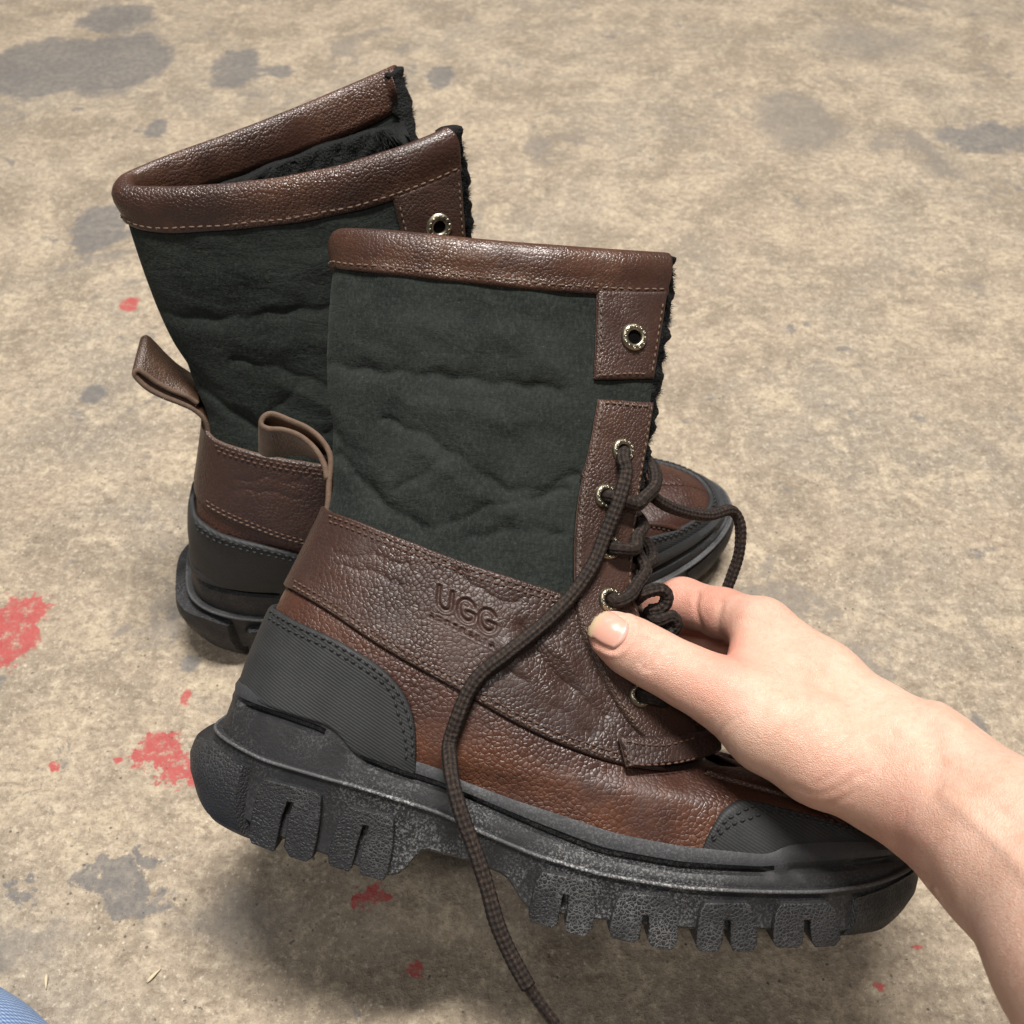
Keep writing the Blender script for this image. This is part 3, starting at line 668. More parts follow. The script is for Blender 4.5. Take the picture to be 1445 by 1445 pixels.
    for idx in ([i*m_ for i in range(n_)], [(n_-1)*m_+j for j in range(m_)], [i*m_+m_-1 for i in range(n_)][::-1], [j for j in range(m_)][::-1]):
        for a, c in zip(idx[:-1], idx[1:]): F.append((c, a, a+kk, c+kk))
    mk('tongue', W(np.concatenate([top.reshape(-1, 3), bot.reshape(-1, 3)])), F, M['tongue'], root, recalc=True)
    # ---------------- heel counter and toe cap
    CN = [(389, 859), (420, 877), (474, 902), (528, 934), (557, 960), (576, 988), (586, 1021), (588, 1050), (588, 1082)]
    cn = curve(CN, 160); cn[0, 0] = 0
    xe = S0(cn[-1, 0], cn[-1, 1])[0]
    lo = sole_line(xh, float(xe), 160, -.005); lo[0, 0] = 0
    cn2 = np.vstack([cn[::-1]*[-1, 1], cn[1:]]); lo2 = np.vstack([lo[::-1]*[-1, 1], lo[1:]])
    hc = panel('heel_counter', lo2, cn2, len(cn2), 60, .0030, M['counter'], thick=.0026)
    for sd in (1, -1):
        stitches(px2s(spline([(x-3 if y > 960 else x, y+6) for x, y in CN[:-1]]+[(580, 1072)], 160)), .0032, M['thread_black'], hc, side=sd, L=.0026, r=.0005)
        stitches(px2s(spline([(x-12 if y > 960 else x-2, y+15) for x, y in CN[:-1]]+[(571, 1066)], 160)), .0032, M['thread_black'], hc, side=sd, L=.0026, r=.0005)
    TC = [(988, 1206), (994, 1188), (1006, 1164), (1021, 1142), (1045, 1131), (1090, 1140), (1140, 1152), (1180, 1164)]
    tcq = curve(TC, 90); ztop = float(p2l(1230, 1168, 0)[1])
    tcq = np.vstack([tcq, np.stack([np.linspace(tcq[-1, 0], math.pi, 40)[1:], np.linspace(tcq[-1, 1], ztop, 40)[1:]], 1)])
    lo = sole_line(float(S0(tcq[0, 0], tcq[0, 1])[0]), xt, len(tcq), -.005); lo[-1, 0] = math.pi
    full_t = np.vstack([tcq, np.stack([2*math.pi-tcq[-2::-1, 0], tcq[-2::-1, 1]], 1)]); full_l = np.vstack([lo, np.stack([2*math.pi-lo[-2::-1, 0], lo[-2::-1, 1]], 1)])
    b = np.linspace(0, 1, 30)[None, :, None]; G = full_l[:, None]*(1-b)+full_t[:, None]*b
    sg = np.where(G[..., 0] > math.pi, G[..., 0]-2*math.pi, G[..., 0]); o_ = np.full(sg.shape, .0026); o_[:, -1] = .0012; o_[0] = o_[-1] = .0012
    top = S(sg, G[..., 1], o_); bot = S(sg, G[..., 1], np.full(sg.shape, -.0005)); n_, m_ = sg.shape; kk = n_*m_
    F = grid_faces(n_, m_)+[tuple(reversed(f)) for f in grid_faces(n_, m_, base=kk)]
    for idx in ([i*m_ for i in range(n_)], [(n_-1)*m_+j for j in range(m_)], [i*m_+m_-1 for i in range(n_)][::-1], [j for j in range(m_)][::-1]):
        for a, c in zip(idx[:-1], idx[1:]): F.append((c, a, a+kk, c+kk))
    tc = mk('toe_cap', W(np.concatenate([top.reshape(-1, 3), bot.reshape(-1, 3)])), F, M['counter'], root, recalc=True)
    for sd in (1, -1):
        for f_ in (.90, .80):
            q = lo*(1-f_)+tcq*f_; stitches(q[6:], .0030, M['thread_black'], tc, side=sd, L=.0026, r=.0005)
    # raised moc seams over the toe
    for sd in (1, -1):
        q = curve([(985, 1100), (1060, 1094), (1130, 1112), (1195, 1148)], 60); q[:, 0] = np.linspace(.80*math.pi, .86*math.pi, 60)
        tz_ = np.linspace(float(p2l(1010, 1074, 0)[1]), ztop+.001, 60); q = np.stack([np.full(60, .83*math.pi)*sd, tz_], 1)
        P = S(q[:, 0], q[:, 1], np.full(60, .0010)); tube('moc_seam', W(P), .0016, M['vamp'], root, braid=False, sides=8)
        P2 = q.copy(); P2[:, 0] *= .985; stitches(P2*[sd, 1], .0010, M['thread_dark'], root, side=sd)
    # ---------------- pull loop up the heel seam
    x, z = p2l(*zip(*NE), -.009); nP = spline(np.stack([x, z], 1), 150)
    V = []; wy = .0105
    tt = np.linspace(0, 1, 150)
    # the strip leans over: its far edge sits lower and further back in the loop
    loopk = sstep(.40, .63, tt)*(1-sstep(.74, 1., tt))
    tn = np.gradient(nP, axis=0); tn /= np.linalg.norm(tn, axis=1, keepdims=True); nr = np.stack([-tn[:, 1], tn[:, 0]], 1); th = .00125
    rowsV = []
    for yy, e in ((-1, 0), (-.92, 1), (0, 1), (.92, 1), (1, 0)):
        sh_ = np.stack([loop_sh[0]*loopk, loop_sh[1]*loopk], 1)*(yy+1)/2
        for sgn in (1, -1): rowsV.append(((yy, sgn), np.stack([nP[:, 0]+sh_[:, 0]+sgn*nr[:, 0]*th*(1 if e else .55), np.full(150, -.0005+yy*wy), nP[:, 1]+sh_[:, 1]+sgn*nr[:, 1]*th*(1 if e else .55)], 1)))
    order = [r for (k_, r) in rowsV if k_[1] == 1]+[r for (k_, r) in rowsV[::-1] if k_[1] == -1]
    V = np.stack(order, 1).reshape(-1, 3); F = grid_faces(150, 10, True)+[tuple(range(10)), tuple(range(149*10, 150*10))[::-1]]
    pl = mk('pull_loop', W(V), F, M['strap'], root, recalc=True); pl.data.materials.append(M['edge'])
    mi = [0]*len(F)
    for fi in range(149*10):
        if fi % 10 in (9, 0, 4, 3, 8, 5): mi[fi] = 1 if fi % 10 in (9, 4, 0, 8) else 0
    pl.data.polygons.foreach_set('material_index', mi)
    # ---------------- shearling lining: lumpy sheet inside plus loose tufts at the open edges
    zt_ = float(S0(cb[75, 0], cb[75, 1])[2])
    zz = np.linspace(.135, zt_+.001, 70); pa = np.linspace(-.985, .985, 140)
    A, Zg = np.meshgrid(pa, zz); lim = np.interp(-Zg, -fe[:, 1], fe[:, 0])+.03; ph_ = A*np.minimum(lim, math.pi-.02)
    lum = .0016*np.sin(ph_*23+Zg*300)*np.sin(Zg*410+ph_*7)+rs.normal(0, .0006, ph_.shape)
    top = S(ph_, Zg, -.0046+0*lum); ins = S(ph_, Zg, -.0105+lum*1.4)
    # front edge: wool swells past the cut edge
    n_, m_ = ph_.shape; kk = n_*m_
    F = grid_faces(n_, m_)+[tuple(reversed(f)) for f in grid_faces(n_, m_, base=kk)]
    for idx in ([i*m_ for i in range(n_)], [(n_-1)*m_+j for j in range(m_)], [i*m_+m_-1 for i in range(n_)][::-1], [j for j in range(m_)][::-1]):
        for a, c in zip(idx[:-1], idx[1:]): F.append((c, a, a+kk, c+kk))
    lin = mk('shearling_lining', W(np.concatenate([top.reshape(-1, 3), ins.reshape(-1, 3)])), F, M['fur'], root, recalc=True)
    for sd in (1, -1):            # woolly roll that swells past the cut front edge
        zz_ = np.linspace(float(p2l(900, 690, 0)[1]), float(p2l(940, 368, 0)[1]), 150); lm = np.interp(-zz_, -fe[:, 1], fe[:, 0])
        C = S(lm*sd, zz_, np.full(150, -.0058))+[.0022, 0, 0]; th_ = np.arange(16)*2*math.pi/16; RV = []
        for i in range(150):
            r_ = .0046*(1+.16*math.sin(i*.23+sd+seed)+.10*math.sin(i*.51+1))*(1+.12*np.sin(th_*3+i*.4))+rs.normal(0, .00012, 16)
            RV.append(C[i]+np.outer(np.cos(th_)*r_, [1, 0, 0])+np.outer(np.sin(th_)*np.minimum(r_, .0048), [0, 1, 0]))
        mk('wool_edge', W(np.concatenate(RV), -sd), grid_faces(150, 16, True)+[tuple(range(16))[::-1], tuple(range(149*16, 150*16))], M['fur'], lin)
    def hairs(P, d, L, wd):
        n = len(P); t = np.cross(d, rs.normal(size=(n, 3))); t /= np.linalg.norm(t, axis=1, keepdims=True)+1e-9
        c = rs.normal(0, .35, (n, 3))*L[:, None]; m1 = P+d*(L*.55)[:, None]+c*.25
        return np.stack([P-t*wd, P+t*wd, m1+t*wd*.7, m1-t*wd*.7, P+d*L[:, None]+c], 1).reshape(-1, 3)
    zlo = float(p2l(900, 650, 0)[1]); zhi = float(p2l(940, 372, 0)[1]); HV = []
    for sd in (1, -1):
        n = 14000; z = rs.uniform(zlo, zhi, n); lm = np.interp(-z, -fe[:, 1], fe[:, 0])
        P = S((lm+rs.uniform(-.05, .012, n))*sd, z, rs.uniform(-.0095, -.0012, n))
        clump = .6+.55*np.sin(z*330+2*sd+seed)+.35*np.sin(z*870)
        d = np.stack([np.full(n, .7), np.full(n, -sd*.10), rs.normal(0, .3, n)], 1)+rs.normal(0, .6, (n, 3)); d /= np.linalg.norm(d, axis=1, keepdims=True)
        HV.append((-sd, hairs(P+np.stack([.0030+.0008*np.sin(z*380+sd)+.0006*np.sin(z*840), 0*z, 0*z], 1), d, rs.uniform(.0012, .0030, n), .00010)))
    n = 24000; z = rs.uniform(zt_-.085, zt_+.0005, n); p_ = rs.uniform(-.97, .97, n)*np.interp(-z, -fe[:, 1], fe[:, 0])
    P = S(p_, z, np.full(n, -.0105)); d = -NS*Snorm(p_, z)+rs.normal(0, .6, (n, 3))+np.array([0, 0, .4]); d /= np.linalg.norm(d, axis=1, keepdims=True)
    HV.append((0, hairs(P, d, rs.uniform(.0012, .0026, n), .00030)))
    HV = np.concatenate([W(v, q) for q, v in HV]); F = []
    for b_ in range(0, len(HV), 5): F += [(b_, b_+1, b_+2, b_+3), (b_+3, b_+2, b_+4)]
    hr = mk('wool_tufts', HV, F, M['fur'], lin, smooth=False); hr['kind'] = 'stuff'
    # ---------------- laces across the front and any loose ends
    def on(px, py, off, side=1):
        q = px2s([(px, py)])[0]; return S(np.array(q[0]*side), np.array(q[1]), np.array(off))
    def free(px, py, y): x, z = p2l(px, py, y); return np.array([float(x), y, float(z)])
    laces(root, W, tube, on, free, eyes)
    return root

def letters():
    """the stamped name on the quarter, as strokes in the side view"""
    L = []
    def tr(u, v): return (619+u*.905-v*.10, 827+u*.44+v*.97)    # u along the line, v down
    def add(pts, dep, wd):
        q = px2s([tr(*p) for p in pts]); P = S0(q[:, 0], q[:, 1]); L.append((P[:, [0, 2]], dep, wd))
    def arc(cx, cy, rx, ry, a0, a1, n=14): return [(cx+rx*math.cos(R(a0+(a1-a0)*i/n)), cy+ry*math.sin(R(a0+(a1-a0)*i/n))) for i in range(n+1)]
    Hh = 31; dep, wd = .0008, .00080
    add([(2, 0), (2, 20)]+arc(12, 19, 10, 11, 180, 0)+[(22, 0)], dep, wd)
    for ox in (33, 65):
        add(arc(ox+13, 15.5, 12.5, 15, -40, -335)[:15]+[(ox+25, 17), (ox+14, 17)], dep, wd)
    # small second line
    x = -8.0
    for ch in 'AUSTRALIA':
        G = {'A': [[(0, 7), (2.6, 0), (5.2, 7)], [(1, 4.6), (4.2, 4.6)]], 'U': [[(0, 0), (0, 5), (2.4, 7), (4.8, 5), (4.8, 0)]], 'S': [[(4.6, .8), (2, 0), (.4, 2), (4.2, 4.6), (2.6, 7), (0, 6)]],
             'T': [[(0, 0), (5, 0)], [(2.5, 0), (2.5, 7)]], 'R': [[(0, 7), (0, 0), (4, .6), (4, 3), (0, 3.6), (4.6, 7)]], 'L': [[(0, 0), (0, 7), (4, 7)]], 'I': [[(1, 0), (1, 7)]]}[ch]
        for s in G: add([(x+a, 43+b) for a, b in s],   .0007, .00042)
        x += 12.2 if ch != 'I' else 8.5
    return L

# ------------------------------------------------------------------ laces of the two boots
def laces_front(root, W, tube, on, free, eyes):
    r = .0031
    def e(i): P, n = eyes[(i, 1)]; return P
    # long loose end lying over the boot and hanging in front of the sole
    path = [e(0)+[.002, .010, -.001], e(0)+[.0005, .001, -.001], e(0)+[0, -.0030, -.004], on(869, 668, .0085), on(856, 712, .0100), on(842, 755, .0080), on(828, 795, .0075), on(802, 838, .0060), on(765, 880, .0056), on(715, 920, .0056), on(680, 950, .0056), on(662, 975, .0056), on(650, 1005, .0058), on(638, 1045, .0060)]
    path += [free(635, 1075, -.0535), free(640, 1110, -.0600), free(653, 1155, -.0635), free(672, 1205, -.066), free(688, 1255, -.068), free(702, 1305, -.070), free(722, 1350, -.071), free(745, 1392, -.072)]
    tube('shoelace', path, r, M['lace'], root)
    tube('lace_tip', [free(740, 1383, -.0718), free(752, 1402, -.0722), free(772, 1430, -.073), free(806, 1475, -.074)], .0024, M['lace'], root, taper=lambda t: 1.12 if t < .12 else .9)
    def cross(i, pts):
        p = [e(i)+[0.001, .009, 0], e(i)+[.0008, .001, 0], e(i)+[.0035, -.0026, -.0002]]+pts; tube('shoelace', p, r*.94, M['lace'], root)
    cross(1, [on(884, 708, .0090), free(909, 703, -.022), free(924, 686, -.016), free(923, 664, -.010), free(912, 649, -.004), free(902, 641, .004)])
    cross(2, [on(880, 774, .0085), free(898, 760, -.020), free(907, 743, -.014), free(898, 728, -.006), free(888, 722, .004)])
    cross(3, [on(874, 842, .0085), free(898, 826, -.020), free(911, 806, -.015), free(903, 788, -.008), free(892, 780, .004)])
    cross(4, [on(915, 990, .0070), free(950, 1000, -.012), free(968, 1004, .002)])
    tube('shoelace', [free(897, 846, -.014), free(912, 835, -.018), free(933, 832, -.016), free(941, 843, -.014), free(934, 858, -.013), free(916, 862, -.012)], r*.94, M['lace'], root)
    tube('shoelace', [free(915, 862, -.008), free(928, 876, -.014), free(948, 870, -.014), free(954, 883, -.012), free(940, 893, -.011), free(920, 890, -.009), free(905, 884, -.006)], r*.94, M['lace'], root)
    tube('shoelace', [free(906, 800, -.004), free(920, 790, .002), free(915, 770, .008), free(900, 764, .012)], r*.94, M['lace'], root)
    # second loose end, running out behind towards the other boot's toe
    tube('shoelace', [free(900, 668, .006), free(912, 690, -.002), free(924, 703, -.004), free(946, 716, .004), free(977, 725, .014), free(1002, 727, .022), free(1026, 720, .030), free(1038, 725, .034), free(1045, 745, .036), free(1043, 780, .038), free(1033, 812, .040), free(1018, 850, .042)], r*.86, M['lace'], root)
def laces_back(root, W, tube, on, free, eyes):
    for i in range(5):
        P, n = eyes[(i, 1)]; Q, m = eyes[(i, -1)]; mid = (P+Q)/2+[.012, 0, .002]
        tube('shoelace', W(spline([P+[0, .008, 0], P+[.0005, 0, 0], P+[.006, -.002, 0], mid, Q+[.006, .002, 0], Q+[.0005, 0, 0], Q+[0, -.008, 0]], 60)), .0030, M['lace'], root)

# ------------------------------------------------------------------ place the boots
NE = [(398, 850), (420, 808), (442, 770), (456, 738), (463, 712), (465, 680), (467, 646), (456, 622), (436, 604), (410, 592), (386, 583), (374, 587), (370, 598), (380, 604), (402, 606), (425, 615), (446, 634), (458, 656), (462, 676)]
NE2 = [(398, 850), (420, 808), (442, 770), (456, 738), (463, 712), (462, 692), (452, 674), (436, 658), (418, 642), (402, 624), (393, 606), (391, 594), (399, 590), (407, 601), (418, 618), (434, 636), (452, 652), (463, 668)]
ax = math.cos(TH)*CR-math.sin(TH)*CU; az = math.sin(TH)*CR+math.cos(TH)*CU; ay = CF
Ow = CL+O_c[0]*CR-O_c[1]*CU+O_c[2]*CF
Mf = Matrix([[ax[i], ay[i], az[i], Ow[i]] for i in range(3)]+[[0, 0, 0, 1]])
front = build_boot('lace_up_boot', lambda V, side=0: V, Mf, 3, laces_front, NE, (-.004, -.0115))
tag(front, 'brown leather and green suede boot held up by the hand, side to the viewer', 'boot', 'pair of lace up boots')

PB = R(6.3); LEAN = R(17); Z0 = .118
def warp_back(V, side=0):
    V = np.array(V, float)
    x, y, z = V[:, 0].copy(), V[:, 1].copy(), V[:, 2].copy()
    t = np.clip((z-Z0)/.18, 0, 1.2); sm = np.where(z > Z0, (z-Z0)**2/((z-Z0)+.02), 0)
    xm = xb(z); L = np.maximum(xf(z)-xm, .01); u = np.clip((x-xm)/L, -.1, 1.15)
    # mouth of the shaft spreads open towards the front; the soft shaft flops away from the camera
    k = sstep(.0, 1., t)
    fr = sstep(-.006, .006, y) if not side else np.full(len(y), float(side > 0)); y = y*(1-.45*k)+(.049*fr-.012*(1-fr))*k*np.clip(u, 0, 2)**1.1
    y = y+sm*math.tan(LEAN)
    x = xm+(x-xm)*(1+k*(-.10*fr+.02*(1-fr)))
    z = np.where(z > Z0, Z0+(z-Z0)*.915, z)+k*(.004*u)
    Q = np.stack([x, y, z], 1)@rot_y(-PB).T
    return Q
# sole contact: rest the lowest lug points on the floor
_t = warp_back(np.array([[*px2sole([(p, q)], R_LG)[0, :1], -.05, px2sole([(p, q)], R_LG)[0, 1]] for p, q in ((429, 1219), (1060, 1346))]))
zmin = _t[:, 2].min()
pit = math.atan2(_t[1, 2]-_t[0, 2], _t[1, 0]-_t[0, 0])
heel_w = floor_pt(318, 905); toe_w = floor_pt(1040, 800)
yaw = math.atan2(toe_w[1]-heel_w[1], toe_w[0]-heel_w[0])
SB = 1.085
Rb = Matrix.Rotation(yaw, 4, 'Z')@Matrix.Rotation(pit, 4, 'Y')@Matrix.Scale(SB, 4)
hl = Rb@Vector((float(_t[0, 0])-.04, -.02, float(_t[0, 2])))
Mb = Matrix.Translation(Vector((heel_w[0]-hl.x, heel_w[1]-hl.y, .001-hl.z)))@Rb
back = build_boot('lace_up_boot', warp_back, Mb, 11, laces_back, NE2, (.004, .0065))
tag(back, 'brown and green boot standing on the concrete behind the held one, its mouth open', 'boot', 'pair of lace up boots')
bpy.context.view_layer.update()

import time as _time
# ------------------------------------------------------------------ the hand and forearm
def surface_nets(f, org, h):
    nx, ny, nz = f.shape; neg = f < 0
    cs = [(i, j, k) for i in (0, 1) for j in (0, 1) for k in (0, 1)]
    def sub(A, c): return A[c[0]:nx-1+c[0], c[1]:ny-1+c[1], c[2]:nz-1+c[2]]
    cnt = sum(sub(neg, c).astype(np.int8) for c in cs); act = (cnt > 0) & (cnt < 8)
    idx = np.full(act.shape, -1, np.int32); I = np.argwhere(act); idx[act] = np.arange(len(I))
    acc = np.zeros((len(I), 3)); num = np.zeros(len(I))
    for a in cs:
        for ax_ in range(3):
            if a[ax_]: continue
            b = list(a); b[ax_] = 1
            fa = f[I[:, 0]+a[0], I[:, 1]+a[1], I[:, 2]+a[2]]; fb = f[I[:, 0]+b[0], I[:, 1]+b[1], I[:, 2]+b[2]]
            m = (fa < 0) != (fb < 0); t = np.where(m, fa/np.where(m, fa-fb, 1), 0)
            p = np.tile(np.array(a, float), (len(I), 1)); p[:, ax_] = t
            acc += p*m[:, None]; num += m
    V = org+(I+acc/num[:, None])*h; F = []
    for ax_ in range(3):
        o1, o2 = [(1, 2), (2, 0), (0, 1)][ax_]
        sl0 = [slice(None)]*3; sl1 = [slice(None)]*3; sl0[ax_] = slice(0, -1); sl1[ax_] = slice(1, None)
        E = np.argwhere(neg[tuple(sl0)] != neg[tuple(sl1)])
        E = E[(E[:, o1] > 0) & (E[:, o2] > 0) & (E[:, o1] < f.shape[o1]-1) & (E[:, o2] < f.shape[o2]-1)]
        fl_ = neg[E[:, 0], E[:, 1], E[:, 2]]
        def g(d1, d2):
            q = E.copy(); q[:, o1] -= d1; q[:, o2] -= d2; return idx[q[:, 0], q[:, 1], q[:, 2]]
        Q = np.stack([g(1, 1), g(0, 1), g(0, 0), g(1, 0)], 1); Q[~fl_] = Q[~fl_][:, ::-1]; F.append(Q)
    return V, np.concatenate(F)
# (x, y, distance, radius) chains: pixels of the photograph at their own distance
CHAINS = [
    ([(864, 896, .437, 34.5), (892, 913, .436, 38.5), (928, 933, .4355, 39.5), (972, 956, .434, 42), (1022, 980, .430, 49), (1087, 1022, .425, 66), (1165, 1062, .420, 75), (1245, 1090, .415, 76), (1298, 1100, .411, 86)], .006),
    ([(1075, 888, .462, 44), (1160, 960, .446, 52), (1240, 1030, .428, 60), (1300, 1085, .412, 80)], .008),
    ([(1298, 1100, .411, 88), (1356, 1143, .394, 92), (1428, 1199, .370, 112), (1580, 1362, .315, 156), (1680, 1475, .287, 186), (1850, 1680, .250, 236)], .014),
    ([(1095, 918, .490, 42), (1180, 990, .474, 50), (1280, 1090, .430, 78)], .010),
    ([(1115, 955, .512, 38), (1200, 1020, .495, 46), (1285, 1100, .445, 74)], .010),
    ([(1135, 995, .530, 33), (1215, 1050, .510, 40), (1290, 1110, .455, 70)], .010),
    ([(1075, 888, .462, 44), (1020, 866, .484, 35), (962, 850, .503, 34), (905, 862, .515, 29), (866, 884, .519, 25)], .004),
    ([(1095, 918, .490, 42), (1042, 902, .510, 34), (985, 893, .527, 33), (920, 905, .537, 28), (872, 925, .538, 25)], .004),
    ([(1115, 955, .512, 38), (1062, 948, .532, 31), (1010, 945, .548, 30), (950, 955, .553, 26), (910, 968, .552, 23)], .004),
    ([(1135, 995, .530, 33), (1088, 996, .548, 27), (1040, 1000, .562, 26), (990, 1006, .565, 23), (955, 1012, .563, 20)], .004),
    ([(1062, 930, .447, 34), (1100, 960, .440, 50)], .012)]
PR = []
for ch, kk in CHAINS:
    q = np.array(ch, float); P = cw(q[:, 0], q[:, 1], q[:, 2]); r = q[:, 3]*q[:, 2]/FPX
    for i in range(len(q)-1): PR.append((P[i], P[i+1], r[i], r[i+1], kk))
def smin(a, b, k):
    h = np.clip(.5+.5*(b-a)/k, 0, 1); return b+(a-b)*h-k*h*(1-h)
def cone(p, a, b, ra, rb):
    ba = b-a; t = np.clip(((p-a)@ba)/ba.dot(ba), 0, 1); return np.linalg.norm(p-a-t[..., None]*ba, axis=-1)-(ra+(rb-ra)*t)
def hand_sdf(p):
    f = np.full(p.shape[:-1], 1.0)
    for a, b, ra, rb, k in PR: f = smin(f, cone(p, a, b, ra, rb), k)
    return f
lo_ = np.min([np.minimum(a-ra, b-rb) for a, b, ra, rb, k in PR], 0)-.006; hi_ = np.max([np.maximum(a+ra, b+rb) for a, b, ra, rb, k in PR], 0)+.006
hh = .00096; shp = np.ceil((hi_-lo_)/hh).astype(int)+1; fld = np.full(shp, 1.0, np.float32)
for a, b, ra, rb, k in PR:
    m = max(ra, rb)+k*1.2+.003
    i0 = np.clip(((np.minimum(a, b)-m-lo_)/hh).astype(int), 0, shp-1); i1 = np.clip(((np.maximum(a, b)+m-lo_)/hh).astype(int)+2, 0, shp)
    g = np.stack(np.meshgrid(*[lo_[d]+np.arange(i0[d], i1[d])*hh for d in range(3)], indexing='ij'), -1)
    sl = tuple(slice(i0[d], i1[d]) for d in range(3)); fld[sl] = smin(fld[sl], cone(g, a, b, ra, rb), k)
HV, HF = surface_nets(fld, lo_, hh)
# relax, then press in the skin's creases
e = np.concatenate([HF[:, [0, 1]], HF[:, [1, 2]], HF[:, [2, 3]], HF[:, [3, 0]]]); e = np.concatenate([e, e[:, ::-1]])
deg = np.bincount(e[:, 0], minlength=len(HV)).astype(float)[:, None]
for _ in range(12):
    s_ = np.stack([np.bincount(e[:, 0], HV[e[:, 1], d], len(HV)) for d in range(3)], 1); HV = HV*.4+.6*s_/deg
def normals(V):
    eps = .0006; n = np.stack([hand_sdf(V+np.eye(3)[d]*eps)-hand_sdf(V-np.eye(3)[d]*eps) for d in range(3)], -1); return n/(np.linalg.norm(n, axis=-1, keepdims=True)+1e-9)
HN = normals(HV)
rel = HV-CL; zc = rel@CF; hx = CPX+FPX*(rel@CR)/zc; hy = CPX-FPX*(rel@CU)/zc; facing = (HN@(-CF)) > 0.0
def crease(pts, depth, width, dmax=1.0):
    global HV
    P = spline(pts, 40); d = poly_dist(hx, hy, P); HV = HV-HN*(depth*np.exp(-(d/width)**2)*facing*(zc < dmax))[:, None]
for pts, dp, wd in (([(908, 901), (906, 918), (901, 937)], .0006, 3.4), ([(916, 903), (915, 920), (909, 944)], .0007, 3.4), ([(925, 907), (922, 926), (917, 946)], .0006, 3.4), ([(932, 913), (929, 932)], .0005, 3.4),
                    ([(1122, 1112), (1150, 1122), (1185, 1112), (1215, 1092)], .00035, 7), ([(1130, 1135), (1170, 1136), (1210, 1116)], .00028, 6), ([(1150, 1108), (1178, 1094), (1196, 1076)], .00022, 6),
                    ([(984, 838), (982, 860), (990, 890)], .0008, 4.5), ([(1018, 850), (1012, 880), (1018, 905)], .0007, 6),
                    ([(1010, 1040), (1030, 1020), (1050, 1008)], .00025, 4), ([(1308, 1030), (1320, 1065), (1322, 1110)], .0012, 20), ([(1270, 1190), (1300, 1215), (1330, 1270)], .0008, 16),
                    ([(1325, 1005), (1345, 1030)], -.0022, 22), ([(1120, 915), (1180, 960), (1250, 1010), (1300, 1050)], -.0007, 12), ([(1100, 960), (1170, 1000), (1240, 1060)], .0006, 16), ([(1330, 1120), (1400, 1180), (1480, 1270)], -.0007, 12), ([(1350, 1095), (1430, 1160)], .0006, 12)):
    crease(pts, dp, wd)
NAIL = [(-1, -1), (1, 1)]
nc = np.array([859., 887.]); na_ = np.array([.86, .51]); nb_ = np.array([-.51, .86])     # nail centre, towards the knuckle, across
uu = ((hx-nc[0])*na_[0]+(hy-nc[1])*na_[1]); vv = ((hx-nc[0])*nb_[0]+(hy-nc[1])*nb_[1])
rr = np.power(np.power(np.abs(uu/29), 2.8)+np.power(np.abs(vv/26.5), 2.8), 1/2.8)
HV = HV-HN*((.0007*np.exp(-((rr-1.04)/.10)**2)+.0006*(rr < 1))*facing*(uu > -16)*(zc < .46))[:, None]
HV = HV+HN*(.0004*np.exp(-((rr-1.28)/.12)**2)*facing*(uu > -5)*(zc < .46))[:, None]
def skin():
    k = N('skin'); o = k.co.outputs['Object']; at = k.n('Attribute', attribute_name='blush').outputs['Fac']
    c = k.mix(k.ramp(k.noise(o, 55, 5), .35, .7), (.605, .385, .288), (.665, .445, .345))
    c = k.mix(k.ramp(k.noise(o, 300, 4, .65), .42, .72, 0, .42), c, (.55, .28, .20)); c = k.mix(k.ramp(k.noise(o, 26, 4), .5, .72, 0, .3), c, (.62, .30, .235))
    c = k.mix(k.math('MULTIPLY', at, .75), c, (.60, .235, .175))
    c = k.mix(k.ramp(k.voro(o, 95), .0, .035, .8, 0), c, (.33, .17, .11))
    v = k.voro(k.scaled(o, (1, 1, 1)), 1300, 'DISTANCE_TO_EDGE')
    n = k.bump(k.math('ADD', k.ramp(v, 0, .3), k.noise(o, 350, 4)), .42, .0006); n = k.bump(k.noise(k.scaled(o, (1, 1, 1)), 75, 4, .6), .22, .0022, n)
    return k.fin(c, k.ramp(k.noise(o, 120, 3), .3, .7, .42, .56), n, Subsurface_Weight=.20, Subsurface_Radius=(.010, .0038, .0020), Subsurface_Scale=.35, Specular_IOR_Level=.4)
M['skin'] = skin()
base_p = cw(1412, 1205, .370); org = np.array([base_p[0], base_p[1], base_p[2]])
person = mk('person', HV-org, HF, M['skin']); person.location = org
bl = np.zeros(len(HV))
for x_, y_, s_, a_ in ((848, 905, 26, .7), (885, 905, 24, .55), (1026, 917, 26, 1.0), (995, 968, 34, .45), (1010, 860, 40, .45), (945, 835, 34, .55), (1080, 850, 40, .25), (1170, 1110, 50, .35), (1260, 1180, 50, .4), (930, 960, 40, .35)):
    bl = np.maximum(bl, a_*np.exp(-((hx-x_)**2+(hy-y_)**2)/(2*s_*s_)))
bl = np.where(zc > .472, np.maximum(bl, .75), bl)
at = person.data.attributes.new('blush', 'FLOAT', 'POINT'); at.data.foreach_set('value', bl.astype(np.float32))
tag(person, 'bare hand and forearm gripping the held boot by its lace placket, with blue jeans', 'person')
def ray_hit(px, py):
    t = np.full(px.shape, .36); d = cw(px, py, 1.0)-CL; ln = np.linalg.norm(d, axis=-1)
    for _ in range(60): t = t+hand_sdf(CL+d*t[..., None])/ln*.9
    return CL+d*t[..., None]
nu, nv_ = 26, 22; U, Vv = np.meshgrid(np.linspace(-1, 1, nu), np.linspace(-1, 1, nv_), indexing='ij')
qx = U*np.sqrt(1-.42*Vv**2)*28-1.0; qy = Vv*np.sqrt(1-.30*np.clip(U, 0, 1)**2)*np.where(U < 0, 1-.10*U**2, 1)*25
X_ = nc[0]+na_[0]*qx+nb_[0]*qy; Y_ = nc[1]+na_[1]*qx+nb_[1]*qy
P = ray_hit(X_, Y_); nn = normals(P)
